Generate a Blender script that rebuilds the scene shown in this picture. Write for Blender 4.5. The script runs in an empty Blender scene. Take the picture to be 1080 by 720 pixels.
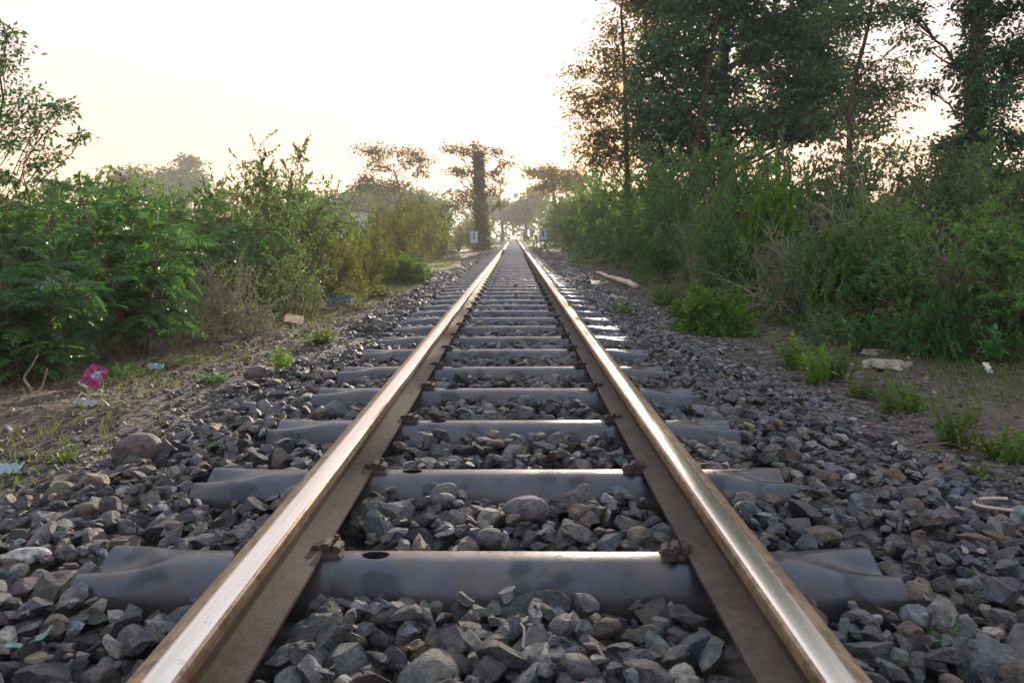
import bpy, bmesh, math, random
import numpy as np
from mathutils import Vector, Matrix, Euler

SEED = 11
rng = np.random.default_rng(SEED)
random.seed(SEED)
scene = bpy.context.scene
COL = scene.collection
R = math.radians

# ------------------------------------------------------------------ layout
# track runs along +Y, rail foot at z = 0, rail top at z = 0.13.
F, CX, HY, CAMX, CAMZ = 800.0, 542.0, 248.0, 0.023, 0.82
SUN_AZ = math.atan2(657 - CX, F)                 # to the right of the track
SUN_EL = math.atan2(HY - 92, math.hypot(F, 657 - CX))
SUN_DIR = Vector((math.sin(SUN_AZ) * math.cos(SUN_EL), math.cos(SUN_AZ) * math.cos(SUN_EL), math.sin(SUN_EL)))


def at(px, py, Y):
    return Vector((CAMX + (px - CX) * Y / F, Y, CAMZ - (py - HY) * Y / F))


def sstep(a, b, x):
    t = np.clip((np.asarray(x, float) - a) / (b - a), 0, 1)
    return t * t * (3 - 2 * t)


_tab = np.random.default_rng(3).random((256, 256))


def vnoise(x, y, s=1.0, seed=0):
    x = np.asarray(x, float) * s + 17.3 * seed + 100; y = np.asarray(y, float) * s + 9.1 * seed + 100
    xi = np.floor(x).astype(int); yi = np.floor(y).astype(int)
    fx = x - xi; fy = y - yi
    fx = fx * fx * (3 - 2 * fx); fy = fy * fy * (3 - 2 * fy)
    g = lambda a, b: _tab[a % 256, b % 256]
    return (g(xi, yi) * (1 - fx) + g(xi + 1, yi) * fx) * (1 - fy) + (g(xi, yi + 1) * (1 - fx) + g(xi + 1, yi + 1) * fx) * fy


def ground_h(x, y):
    x = np.asarray(x, float); y = np.asarray(y, float)
    ax = np.abs(x)
    bed = -0.115
    sh = bed - 0.055 * sstep(1.15, 2.3, ax)
    n = (vnoise(x, y, .9, 1) - .5) * .07 + (vnoise(x, y, 3.1, 2) - .5) * .035 + (vnoise(x, y, 9, 3) - .5) * .016
    far = (vnoise(x, y, .06, 4) - .5) * .8 * sstep(6, 40, ax)
    rise = .10 * sstep(2.2, 4.5, ax)
    return sh + n * (.35 + .65 * sstep(1.2, 2.4, ax)) + far + rise


# ------------------------------------------------------------------ helpers
def tag(o, label=None, cat=None, group=None, kind=None):
    if label: o['label'] = label
    if cat: o['category'] = cat
    if group: o['group'] = group
    if kind: o['kind'] = kind
    return o


def link(o, parent=None):
    COL.objects.link(o)
    if parent: o.parent = parent
    return o


def empty(name, loc=(0, 0, 0), rz=0.0):
    o = bpy.data.objects.new(name, None)
    o.empty_display_size = .1
    o.location = loc; o.rotation_euler = (0, 0, rz)
    return link(o)


def mesh_np(name, V, F_, mat=None, smooth=False, tint=None, sharp=None, matidx=None):
    V = np.ascontiguousarray(V, np.float32)
    me = bpy.data.meshes.new(name)
    faces = F_ if isinstance(F_, list) else [F_]
    faces = [np.asarray(f, np.int32) for f in faces if len(f)]
    nl = sum(f.size for f in faces); npoly = sum(len(f) for f in faces)
    me.vertices.add(len(V)); me.vertices.foreach_set('co', V.ravel())
    me.loops.add(nl); me.polygons.add(npoly)
    me.loops.foreach_set('vertex_index', np.concatenate([f.ravel() for f in faces]))
    st = []; o = 0
    for f in faces:
        st.append(o + np.arange(len(f)) * f.shape[1]); o += f.size
    me.polygons.foreach_set('loop_start', np.concatenate(st).astype(np.int32))
    me.polygons.foreach_set('use_smooth', np.full(npoly, smooth, bool))
    if matidx is not None:
        me.polygons.foreach_set('material_index', np.asarray(matidx, np.int32))
    me.update(calc_edges=True)
    if sharp is not None: me.set_sharp_from_angle(angle=sharp)
    if tint is not None:
        a = me.attributes.new('tint', 'FLOAT_COLOR', 'POINT')
        t = np.ones((len(V), 4), np.float32); t[:, :3] = tint
        a.data.foreach_set('color', t.ravel())
    for m in (mat if isinstance(mat, (list, tuple)) else [mat]):
        if m: me.materials.append(m)
    return me


def obj(name, me, parent=None, loc=None):
    o = bpy.data.objects.new(name, me)
    if loc is not None: o.location = loc
    return link(o, parent)


class Acc:
    """collects vertices and faces (tris / quads) of one mesh"""
    def __init__(s): s.V = []; s.T = []; s.Q = []; s.C = []; s.n = 0
    def add(s, V, T=None, Q=None, c=None):
        V = np.asarray(V, float).reshape(-1, 3)
        if T is not None and len(T): s.T.append(np.asarray(T, int) + s.n)
        if Q is not None and len(Q): s.Q.append(np.asarray(Q, int) + s.n)
        if c is None: c = (1, 1, 1)
        c = np.asarray(c, float)
        s.C.append(np.broadcast_to(c, (len(V), 3)) if c.ndim == 1 else c)
        s.V.append(V); s.n += len(V)
    def mesh(s, name, mat, smooth=False, sharp=None):
        f = []
        if s.T: f.append(np.concatenate(s.T))
        if s.Q: f.append(np.concatenate(s.Q))
        return mesh_np(name, np.concatenate(s.V), f, mat, smooth, np.concatenate(s.C), sharp)
    def box(s, c, d, rot=None, col=None):
        v = np.array([[x, y, z] for x in (-.5, .5) for y in (-.5, .5) for z in (-.5, .5)]) * d
        if rot is not None: v = v @ np.array(rot.to_3x3()).T
        s.add(v + np.asarray(c), None, [[0, 1, 3, 2], [4, 6, 7, 5], [0, 4, 5, 1], [2, 3, 7, 6], [0, 2, 6, 4], [1, 5, 7, 3]], col)
    def tube(s, pts, rad, sides=6, col=None, cap=True):
        pts = np.asarray(pts, float); n = len(pts)
        rad = np.broadcast_to(np.asarray(rad, float), (n,))
        t = np.gradient(pts, axis=0); t /= np.linalg.norm(t, axis=1)[:, None] + 1e-9
        ref = np.array([0.31, 0.95, 0.05]) if abs(t[0][2]) > .6 else np.array([.1, .05, 1.])
        a = np.cross(t, ref); a /= np.linalg.norm(a, axis=1)[:, None] + 1e-9
        b = np.cross(t, a)
        th = np.arange(sides) * 2 * math.pi / sides
        ring = pts[:, None] + rad[:, None, None] * (np.cos(th)[None, :, None] * a[:, None] + np.sin(th)[None, :, None] * b[:, None])
        i = np.arange(n - 1)[:, None] * sides; j = np.arange(sides)[None]; k = (j + 1) % sides
        q = np.stack([i + j, i + k, i + sides + k, i + sides + j], -1).reshape(-1, 4)
        V = ring.reshape(-1, 3); T = []
        if cap:
            V = np.vstack([V, pts[:1], pts[-1:]]); m = n * sides
            for jj in range(sides):
                T.append([m, (jj + 1) % sides, jj]); T.append([m + 1, (n - 1) * sides + jj, (n - 1) * sides + (jj + 1) % sides])
        s.add(V, T, q, col)
    def leaves(s, P, D, L, W, tint, up=.8, rg=None):
        """folded two-triangle blades: base P, axis D, length L, width W"""
        rg = rg or rng
        P = np.asarray(P, float); n = len(P)
        if n == 0: return
        D = np.asarray(D, float); D = D / (np.linalg.norm(D, axis=1)[:, None] + 1e-9)
        L = np.broadcast_to(np.asarray(L, float), (n,))[:, None]; W = np.broadcast_to(np.asarray(W, float), (n,))[:, None]
        U = np.array([0, 0, up]) + rg.normal(0, .6, (n, 3))
        N = U - (U * D).sum(1)[:, None] * D; N /= np.linalg.norm(N, axis=1)[:, None] + 1e-9
        S = np.cross(D, N)
        mid = P + D * L * .42
        V = np.stack([P, mid + S * W / 2 + N * W * .22, P + D * L - N * L * .10, mid - S * W / 2 + N * W * .22], 1).reshape(-1, 3)
        b = np.arange(n)[:, None] * 4
        T = np.concatenate([b + np.array([[0, 1, 2]]), b + np.array([[0, 2, 3]])])
        c = np.asarray(tint, float)
        if c.ndim == 2: c = np.repeat(c, 4, 0)
        s.add(V, T, None, c)


def runit(n, rg=None):
    v = (rg or rng).normal(0, 1, (n, 3)); return v / np.linalg.norm(v, axis=1)[:, None]


# ------------------------------------------------------------------ materials
def new_mat(name):
    m = bpy.data.materials.new(name); m.use_nodes = True
    nt = m.node_tree; nt.nodes.clear()
    out = nt.nodes.new('ShaderNodeOutputMaterial')
    return m, nt, out


class N:
    def __init__(s, nt): s.nt = nt
    def __call__(s, typ, _in=None, **kw):
        n = s.nt.nodes.new('ShaderNode' + typ)
        for k, v in kw.items(): setattr(n, k, v)
        for k, v in (_in or {}).items():
            if isinstance(v, bpy.types.NodeSocket): s.nt.links.new(v, n.inputs[k])
            else: n.inputs[k].default_value = v
        return n
    def ramp(s, fac, stops):
        n = s.nt.nodes.new('ShaderNodeValToRGB'); s.nt.links.new(fac, n.inputs[0])
        e = n.color_ramp.elements
        while len(e) > 1: e.remove(e[-1])
        e[0].position = stops[0][0]; e[0].color = (*stops[0][1], 1)
        for p, c in stops[1:]:
            x = e.new(p); x.color = (*c, 1)
        return n.outputs[0]
    def mix(s, fac, a, b, mode='MIX'):
        n = s.nt.nodes.new('ShaderNodeMix'); n.data_type = 'RGBA'; n.blend_type = mode
        for i, v in ((0, fac), (6, a), (7, b)):
            if isinstance(v, bpy.types.NodeSocket): s.nt.links.new(v, n.inputs[i])
            else: n.inputs[i].default_value = v if i == 0 else (*v, 1)
        return n.outputs[2]
    def math(s, op, a, b=0.0, c=0.0):
        n = s.nt.nodes.new('ShaderNodeMath'); n.operation = op
        for i, v in enumerate((a, b, c)):
            if isinstance(v, bpy.types.NodeSocket): s.nt.links.new(v, n.inputs[i])
            else: n.inputs[i].default_value = v
        return n.outputs[0]
    def noise(s, vec, scale, detail=4, rough=.55):
        n = s('TexNoise', {'Scale': scale, 'Detail': detail, 'Roughness': rough})
        if vec is not None: s.nt.links.new(vec, n.inputs['Vector'])
        return n.outputs[0]
    def bump(s, h, strength, dist, normal=None):
        n = s('Bump', {'Height': h, 'Strength': strength, 'Distance': dist})
        if normal: s.nt.links.new(normal, n.inputs['Normal'])
        return n.outputs[0]
    def pos(s): return s('NewGeometry').outputs['Position']
    def obco(s): return s('TexCoord').outputs['Object']
    def xyz(s, v):
        n = s('SeparateXYZ'); s.nt.links.new(v, n.inputs[0]); return n.outputs


def leaf_mat(name, dark, light, back, trans=.32, rough=.52):
    m, nt, out = new_mat(name); n = N(nt)
    at_ = n('Attribute', attribute_name='tint')
    sep = n('SeparateColor', {0: at_.outputs['Color']})
    t = sep.outputs[0]
    rnd = n('ObjectInfo').outputs['Random']
    t2 = n.math('ADD', t, n.math('MULTIPLY', n.math('SUBTRACT', rnd, .5), .22))
    col = n.ramp(t2, [(0.0, dark), (.75, light), (1.0, tuple(min(1, c * 1.35) for c in light))])
    dry = n.math('GREATER_THAN', sep.outputs[1], .955)
    col = n.mix(dry, col, (.16, .10, .04))
    bk = n.mix(t2, tuple(c * .7 for c in back), back)
    p = n('BsdfPrincipled', {'Base Color': col, 'Roughness': rough, 'Specular IOR Level': .28})
    tr = n('BsdfTranslucent', {'Color': bk})
    mx = n('MixShader', {0: trans, 1: p.outputs[0], 2: tr.outputs[0]})
    nt.links.new(mx.outputs[0], out.inputs[0])
    return m


def simple_mat(name, col, col2=None, scale=8, rough=.8, metal=0.0, bump=.3, bdist=.01, spec=.4):
    m, nt, out = new_mat(name); n = N(nt)
    f = n.noise(n.obco(), scale, 6, .6)
    c2 = col2 or tuple(c * .6 for c in col)
    base = n.ramp(f, [(.3, c2), (.7, col)])
    p = n('BsdfPrincipled', {'Base Color': base, 'Roughness': rough, 'Metallic': metal, 'Specular IOR Level': spec,
                             'Normal': n.bump(n.noise(n.obco(), scale * 3, 5, .65), bump, bdist)})
    nt.links.new(p.outputs[0], out.inputs[0]); return m


def stone_mat():
    m, nt, out = new_mat('crushed_stone'); n = N(nt)
    tint = n('Attribute', attribute_name='tint').outputs['Color']
    P = n.pos()
    f1 = n.noise(P, 34, 6, .65); f2 = n.noise(P, 170, 4, .75); f3 = n.noise(P, 9, 3, .5)
    v = n.ramp(f1, [(.32, (.45, .45, .48)), (.52, (1, 1, 1)), (.70, (1.55, 1.48, 1.38))])
    c = n.mix(1.0, tint, v, 'MULTIPLY')
    sp = n.ramp(f2, [(.35, (.65, .65, .66)), (.6, (1.1, 1.1, 1.1))])
    c = n.mix(.8, c, sp, 'MULTIPLY')
    dust = n.ramp(f3, [(.5, (0, 0, 0)), (.72, (1, 1, 1))])
    c = n.mix(n.math('MULTIPLY', dust, .35), c, (.19, .155, .12))
    f4 = n.noise(P, 80, 6, .7)
    cr = n.ramp(f4, [(.36, (.5, .5, .52)), (.5, (1, 1, 1)), (.66, (1.25, 1.23, 1.2))])
    c = n.mix(.85, c, cr, 'MULTIPLY')
    h = n.math('ADD', n.math('ADD', n.math('MULTIPLY', f1, .6), n.math('MULTIPLY', f2, .3)), n.math('MULTIPLY', f4, .6))
    p = n('BsdfPrincipled', {'Base Color': c, 'Roughness': n.ramp(f1, [(.3, (.5,) * 3), (.7, (.8,) * 3)]), 'Specular IOR Level': .45,
                             'Normal': n.bump(h, 1.0, .026)})
    nt.links.new(p.outputs[0], out.inputs[0]); return m


def ground_mat():
    m, nt, out = new_mat('soil'); n = N(nt)
    P = n.pos(); X = n.xyz(P)
    ax = n.math('ABSOLUTE', X[0])
    edge = n.math('ADD', ax, n.math('MULTIPLY', n.math('SUBTRACT', n.noise(P, 1.3, 5, .65), .5), 1.6))
    fm = n('MapRange', {0: edge, 1: 1.75, 2: 2.25}); fm.clamp = True
    dirt = n.ramp(n.noise(P, 3.5, 8, .65), [(.28, (.060, .047, .038)), (.5, (.115, .092, .074)), (.72, (.19, .155, .125))])
    litter = n.ramp(n.noise(P, 45, 5, .7), [(.35, (.45, .42, .4)), (.6, (1.1, 1.08, 1.05))])
    dirt = n.mix(.75, dirt, litter, 'MULTIPLY')
    gm = n.ramp(n.noise(P, .55, 6, .7), [(.52, (0, 0, 0)), (.66, (1, 1, 1))])
    far = n('MapRange', {0: ax, 1: 2.6, 2: 4.5}); far.clamp = True
    dirt = n.mix(n.math('MULTIPLY', n.math('MAXIMUM', n.math('MULTIPLY', gm, .5), far.outputs[0]), .6), dirt, (.05, .06, .022))
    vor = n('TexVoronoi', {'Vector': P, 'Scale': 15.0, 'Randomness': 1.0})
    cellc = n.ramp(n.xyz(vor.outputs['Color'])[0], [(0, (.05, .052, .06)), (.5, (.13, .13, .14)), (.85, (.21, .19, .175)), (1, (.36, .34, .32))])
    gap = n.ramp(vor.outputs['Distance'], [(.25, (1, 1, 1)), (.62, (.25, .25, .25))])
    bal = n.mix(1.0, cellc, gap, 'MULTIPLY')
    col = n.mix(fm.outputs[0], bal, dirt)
    hb = n.math('MULTIPLY', n.math('SUBTRACT', 1.0, vor.outputs['Distance']), n.math('SUBTRACT', 1.0, fm.outputs[0]))
    h = n.math('ADD', n.math('MULTIPLY', hb, 1.0), n.math('MULTIPLY', n.noise(P, 28, 6, .7), .7))
    p = n('BsdfPrincipled', {'Base Color': col, 'Roughness': .9, 'Specular IOR Level': .25, 'Normal': n.bump(h, .7, .035)})
    nt.links.new(p.outputs[0], out.inputs[0]); return m


def rail_side_mat():
    m, nt, out = new_mat('rusted_rail_steel'); n = N(nt)
    P = n.pos(); X = n.xyz(P)
    mp = n('Mapping', {'Vector': P, 'Scale': (1, .18, 1)}).outputs[0]
    f = n.noise(mp, 26, 6, .65)
    rust = n.ramp(f, [(.25, (.034, .023, .016)), (.5, (.066, .046, .032)), (.75, (.115, .085, .062))])
    nz = n.xyz(n('NewGeometry').outputs['Normal'])[2]
    dustf = n('MapRange', {0: nz, 1: .3, 2: .95}); dustf.clamp = True
    dust = n.ramp(n.noise(P, 7, 6, .7), [(.3, (.10, .083, .070)), (.7, (.155, .132, .114))])
    col = n.mix(n.math('MULTIPLY', dustf.outputs[0], .75), rust, dust)
    flake = n.ramp(n.noise(P, 34, 7, .75), [(.40, (.66, .60, .56)), (.55, (1.05, 1.03, 1.0)), (.74, (1.3, 1.24, 1.18))])
    col = n.mix(.55, col, flake, 'MULTIPLY')
    fine = n.noise(P, 140, 4, .7)
    p = n('BsdfPrincipled', {'Base Color': col, 'Roughness': .85, 'Metallic': .0, 'Specular IOR Level': .15, 'Normal': n.bump(fine, .5, .004)})
    nt.links.new(p.outputs[0], out.inputs[0]); return m


def rail_top_mat():
    m, nt, out = new_mat('worn_rail_steel'); n = N(nt)
    P = n.pos()
    mp = n('Mapping', {'Vector': P, 'Scale': (1, .008, 1)}).outputs[0]
    f = n.noise(mp, 260, 4, .55)
    f2 = n.noise(P, 30, 5, .7)
    col = n.ramp(f, [(.25, (.56, .52, .46)), (.55, (.66, .63, .57)), (.8, (.75, .72, .67))])
    spots = n.ramp(f2, [(.60, (0, 0, 0)), (.72, (1, 1, 1))])
    col = n.mix(n.math('MULTIPLY', spots, .6), col, (.2, .14, .09))
    p = n('BsdfPrincipled', {'Base Color': col, 'Roughness': n.ramp(f, [(.3, (.30,) * 3), (.7, (.22,) * 3)]), 'Metallic': 1.0,
                             'Normal': n.bump(f, .04, .001)})
    nt.links.new(p.outputs[0], out.inputs[0]); return m


def rail_edge_mat():
    m, nt, out = new_mat('scuffed_rail_edge'); n = N(nt)
    P = n.pos()
    mp = n('Mapping', {'Vector': P, 'Scale': (1, .06, 1)}).outputs[0]
    f = n.noise(mp, 70, 6, .65)
    col = n.ramp(f, [(.25, (.14, .09, .055)), (.5, (.28, .195, .12)), (.8, (.42, .33, .22))])
    gr = n.ramp(n.noise(P, 22, 7, .75), [(.40, (.45, .40, .38)), (.54, (1, 1, 1))])
    col = n.mix(.9, col, gr, 'MULTIPLY')
    p = n('BsdfPrincipled', {'Base Color': col, 'Roughness': .5, 'Metallic': .45, 'Normal': n.bump(n.noise(P, 110, 4), .25, .002)})
    nt.links.new(p.outputs[0], out.inputs[0]); return m


def sleeper_mat():
    m, nt, out = new_mat('sleeper_steel'); n = N(nt)
    O = n('TexCoord').outputs['Object']
    rnd = n('ObjectInfo').outputs['Random']
    off = n('CombineXYZ', {0: n.math('MULTIPLY', rnd, 37.0), 1: n.math('MULTIPLY', rnd, 11.0)})
    P = n('VectorMath', {0: O, 1: off.outputs[0]}, operation='ADD').outputs[0]
    f = n.noise(P, 5, 6, .6); f2 = n.noise(P, 38, 5, .65)
    col = n.ramp(f, [(.3, (.030, .033, .044)), (.55, (.056, .059, .076)), (.75, (.10, .096, .108))])
    rst = n.ramp(n.noise(P, 7, 8, .72), [(.50, (0, 0, 0)), (.62, (1, 1, 1))])
    col = n.mix(n.math('MULTIPLY', rst, .7), col, (.095, .066, .052))
    st = n.ramp(n.noise(P, 7.5, 2, .4), [(.36, (.35, .36, .42)), (.42, (1, 1, 1))])
    col = n.mix(1.0, col, st, 'MULTIPLY')
    up = n.xyz(n('NewGeometry').outputs['Normal'])[2]
    um = n('MapRange', {0: up, 1: .55, 2: 1.0}); um.clamp = True
    dst = n.math('MULTIPLY', um.outputs[0], n.ramp(n.noise(P, 16, 7, .7), [(.42, (0, 0, 0)), (.7, (1, 1, 1))]))
    col = n.mix(n.math('MULTIPLY', dst, .22), col, (.20, .17, .145))
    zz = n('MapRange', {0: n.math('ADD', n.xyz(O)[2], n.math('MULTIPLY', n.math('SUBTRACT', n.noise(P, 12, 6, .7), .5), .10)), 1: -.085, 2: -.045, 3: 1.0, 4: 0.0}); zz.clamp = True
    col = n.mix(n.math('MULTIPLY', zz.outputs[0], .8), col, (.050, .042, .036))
    pit = n.noise(P, 90, 5, .7)
    rg_ = n.math('ADD', n.math('ADD', n.math('MULTIPLY', zz.outputs[0], .3), n.math('MULTIPLY', rst, .12)), n.ramp(f2, [(.3, (.24,) * 3), (.7, (.40,) * 3)]))
    h = n.math('ADD', n.math('MULTIPLY', f2, .6), n.math('MULTIPLY', pit, .5))
    p = n('BsdfPrincipled', {'Base Color': col, 'Roughness': rg_, 'Metallic': .45, 'Specular IOR Level': .75, 'Normal': n.bump(h, .22, .004)})
    nt.links.new(p.outputs[0], out.inputs[0]); return m


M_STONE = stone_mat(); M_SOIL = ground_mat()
M_RAIL = rail_side_mat(); M_RTOP = rail_top_mat(); M_REDGE = rail_edge_mat()
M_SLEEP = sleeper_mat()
M_CLIP = simple_mat('rusty_iron', (.12, .095, .078), (.045, .036, .030), 40, .75, .2, .4, .003)
M_BARK = simple_mat('bark', (.10, .072, .052), (.04, .03, .022), 9, .9, 0, .8, .03)
M_STEM = simple_mat('twig_bark', (.16, .125, .085), (.07, .055, .038), 20, .85, 0, .3, .005)
M_PALESTEM = simple_mat('dead_wood', (.38, .32, .26), (.2, .165, .13), 20, .85, 0, .3, .005)
M_LEAF = leaf_mat('broad_leaf', (0.0361, 0.1016, 0.023), (0.1148, 0.246, 0.0656), (0.2131, 0.3936, 0.0656))
M_LEAFB = leaf_mat('dull_leaf', (0.0505, 0.1043, 0.037), (0.1431, 0.2357, 0.0842), (0.2188, 0.3199, 0.0842))
M_FROND = leaf_mat('frond_leaf', (0.0195, 0.0854, 0.0268), (0.0732, 0.2135, 0.061), (0.1342, 0.3172, 0.0488))
M_YELLOW = leaf_mat('yellowing_leaf', (0.055, 0.088, 0.0198), (0.176, 0.22, 0.0495), (0.286, 0.308, 0.055))
M_BRIGHT = leaf_mat('fresh_leaf', (.038, .115, .014), (.13, .30, .035), (.20, .36, .04))
M_GREY = leaf_mat('greyish_leaf', (0.0732, 0.1025, 0.0512), (0.1903, 0.2489, 0.1244), (0.205, 0.2635, 0.0878))
M_DARK = leaf_mat('tree_leaf', (0.0234, 0.0805, 0.0468), (0.0732, 0.183, 0.0966), (0.1171, 0.205, 0.0439), .30)
M_GOLD = leaf_mat('thin_tree_leaf', (.03, .045, .012), (.075, .10, .025), (.40, .29, .04), .34)
M_FAR = leaf_mat('backlit_far_leaf', (.024, .036, .014), (.055, .075, .026), (.17, .15, .03), .25)
M_GRASS = leaf_mat('grass_blade', (.035, .085, .02), (.12, .19, .05), (0.2196, 0.2684, 0.0488))
M_LITTER = simple_mat('dry_leaf', (.24, .18, .12), (.10, .075, .05), 30, .85)

# ------------------------------------------------------------------ world, sun, camera
def build_world():
    w = bpy.data.worlds.new('World'); scene.world = w; w.use_nodes = True
    nt = w.node_tree; nt.nodes.clear(); n = N(nt)
    sky = n('TexSky', sky_type='NISHITA', sun_disc=False)
    sky.sun_elevation = SUN_EL; sky.sun_rotation = SUN_AZ
    sky.altitude = 200; sky.air_density = 1.2; sky.dust_density = 2.2; sky.ozone_density = 1.0
    d = n('TexCoord').outputs['Generated']
    soft = n('Gamma', {0: sky.outputs[0], 1: .45}).outputs[0]          # thick morning haze evens the sky out
    el = n.xyz(d)[2]
    veil = n.ramp(el, [(0.0, (2.2, 1.34, .98)), (.10, (2.2, 1.46, 1.20)), (.22, (2.05, 1.70, 1.62)), (.36, (1.95, 1.95, 2.1)), (1.0, (1.9, 2.25, 2.7))])
    col = n.mix(.60, n.mix(1.0, soft, n.ramp(el, [(0.0, (.95, .57, .44)), (.12, (.95, .64, .62)), (.30, (1, .84, 1.0)), (.6, (1, .96, 1.05))]), 'MULTIPLY'), veil)
    bg = n('Background', {'Color': col, 'Strength': SKY})
    dt = n('VectorMath', {0: d, 1: tuple(SUN_DIR)}, operation='DOT_PRODUCT').outputs['Value']
    disc = n('MapRange', {0: dt, 1: math.cos(R(.80)), 2: math.cos(R(.36)), 3: 0.0, 4: 1.0}); disc.clamp = True
    sun = n('Background', {'Color': (1, .36, .12, 1), 'Strength': .62})       # the low sun itself, golden through the haze
    add = n('MixShader', {0: disc.outputs[0], 1: bg.outputs[0], 2: sun.outputs[0]})
    out = n('OutputWorld', {0: add.outputs[0]})
    L = bpy.data.lights.new('sun', 'SUN'); L.energy = SUN; L.angle = R(.5); L.color = (1, .84, .64)
    o = bpy.data.objects.new('sun', L); link(o)
    o.rotation_euler = SUN_DIR.to_track_quat('Z', 'Y').to_euler(); o.location = SUN_DIR * 60


SKY, SUN, EXPOSURE, HAZE = .15, 3.2, 1.95, .0014
build_world()
cd = bpy.data.cameras.new('camera'); cam = bpy.data.objects.new('camera', cd); link(cam)
cam.location = (CAMX, 0, CAMZ); cam.rotation_euler = (R(90), 0, 0)
cd.sensor_width = 36; cd.lens = F / 1080 * 36; cd.shift_y = -(360 - HY) / 1080; cd.shift_x = (540 - CX) / 1080
cd.clip_start = .05; cd.clip_end = 3000
cd.dof.use_dof = True; cd.dof.focus_distance = 3.4; cd.dof.aperture_fstop = 8.0
scene.camera = cam
vs = scene.view_settings
vs.view_transform = 'Standard'; vs.look = 'None'; vs.gamma = 1; vs.exposure = EXPOSURE; vs.use_curve_mapping = False
scene.render.engine = 'CYCLES'
cy = scene.cycles
cy.use_denoising = True; cy.max_bounces = 8; cy.diffuse_bounces = 3; cy.glossy_bounces = 3; cy.transmission_bounces = 6
cy.transparent_max_bounces = 8; cy.volume_bounces = 0; cy.use_adaptive_sampling = False; cy.sample_clamp_indirect = 6

# ------------------------------------------------------------------ ground sheet
def ground():
    def axis(lo, hi, step, far, g):
        a = list(np.arange(lo, hi, step)); s = step
        while a[-1] < far: s *= g; a.append(a[-1] + s)
        return a
    xs = axis(0, 5, .06, 900, 1.12); xs = np.array([-v for v in xs[:0:-1]] + xs)
    ys = axis(0, 13, .07, 1500, 1.1); ys = np.array([-v for v in axis(.2, 2, .3, 60, 1.4)[::-1]] + ys)
    X, Y = np.meshgrid(xs, ys)
    Z = ground_h(X, Y)
    V = np.stack([X, Y, Z], -1).reshape(-1, 3)
    nx, ny = len(xs), len(ys)
    i = np.arange(ny - 1)[:, None] * nx + np.arange(nx - 1)[None]
    Q = np.stack([i, i + 1, i + nx + 1, i + nx], -1).reshape(-1, 4)
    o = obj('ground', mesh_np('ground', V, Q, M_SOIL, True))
    tag(o, 'brown stony soil running beside the track to the horizon', 'ground', kind='structure')


ground()

# ------------------------------------------------------------------ rails
GF = .498          # gauge face half distance
HEADW = .094


def rail_profile():
    # (u outward from gauge face, z) going round; material per edge: 0 rust, 1 polished top, 2 scuffed edge
    h = .13; c = HEADW / 2
    P = [(-.034, 0), (-.036, .004), (-.035, .011), (c - .022, .021), (c - .012, .030), (c - .009, .045), (c - .009, .078), (c - .016, .089),
         (.003, .097), (.0, .101), (.0, h - .013), (.003, h - .006), (.009, h - .0022), (.018, h - .0004), (.032, h), (.048, h - .0006), (.056, h - .0018),
         (.074, h - .0075), (.087, h - .0145), (HEADW, h - .020), (HEADW, .101), (HEADW - .003, .097)]
    mats = {9: 2, 10: 2, 11: 2, 12: 1, 13: 1, 14: 1, 15: 1, 16: 2, 17: 2, 18: 2, 19: 0}
    P += [(2 * c - u, z) for u, z in P[7::-1]]
    return np.array(P), mats


def build_rail(side, name, label):
    P, mats = rail_profile(); k = len(P)
    ys = [-3.0]
    while ys[-1] < 170: ys.append(ys[-1] + max(.12, (ys[-1] + 1) * .05))
    ys = np.array(ys); n = len(ys)
    wob = (vnoise(ys, ys * 0, .25, 11 + side) - .5) * .010 * sstep(2, 20, ys)
    wz = (vnoise(ys, ys * 0, .12, 31 + side) - .5) * .012 * sstep(6, 30, ys)
    V = np.zeros((n, k, 3))
    V[:, :, 0] = side * (GF + P[None, :, 0]) + wob[:, None]
    V[:, :, 1] = ys[:, None]
    V[:, :, 2] = P[None, :, 1] + wz[:, None] + .002
    i = np.arange(n - 1)[:, None] * k; j = np.arange(k)[None]; j2 = (j + 1) % k
    Q = np.stack([i + j, i + j2, i + k + j2, i + k + j], -1)
    if side > 0: Q = Q[..., ::-1]
    mi = np.array([mats.get(q, 0) for q in range(k)])
    mi = np.broadcast_to(mi, (n - 1, k)).ravel()
    me = mesh_np(name, V.reshape(-1, 3), Q.reshape(-1, 4), [M_RAIL, M_RTOP, M_REDGE], True, sharp=R(34), matidx=mi)
    o = obj(name, me); tag(o, label, 'rail', 'running rails of the railway track')
    # bolted joint plates a good way up the line
    for yj in (33.5, 72.0):
        for s2 in (-1, 1):
            a = Acc(); u = HEADW / 2 + s2 * .018
            a.box((side * (GF + u), yj, .062), (.022, .5, .058))
            for q in (-.18, -.06, .06, .18):
                a.tube([(side * (GF + u + s2 * .008), yj + q, .062), (side * (GF + u + s2 * .034), yj + q, .062)], .016, 6)
            obj('fishplate', a.mesh('fishplate', M_CLIP), o)


build_rail(-1, 'running_rail', 'left steel rail with bright worn top, passing the pink wrapper side')
build_rail(1, 'running_rail', 'right steel rail with bright worn top, on the side of the bare dirt strip')

# ------------------------------------------------------------------ sleepers
SL_Y0, SL_DY, SL_HALF, SL_X = 1.940, .702, 1.01, -.033


def sleeper_z(x, u):
    t = sstep(.76, 1.0, np.abs(x))
    p = 2.35 + 1.5 * t
    z = -.125 * (1 - (1 - np.clip(np.abs(u), 0, 1) ** p) ** (1 / p))
    z -= t * .042 * np.exp(-(np.asarray(u) / .42) ** 2) + .004 * t
    return z


def sleeper_w(x): return .110 + .028 * sstep(.74, 1.0, np.abs(x))


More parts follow.
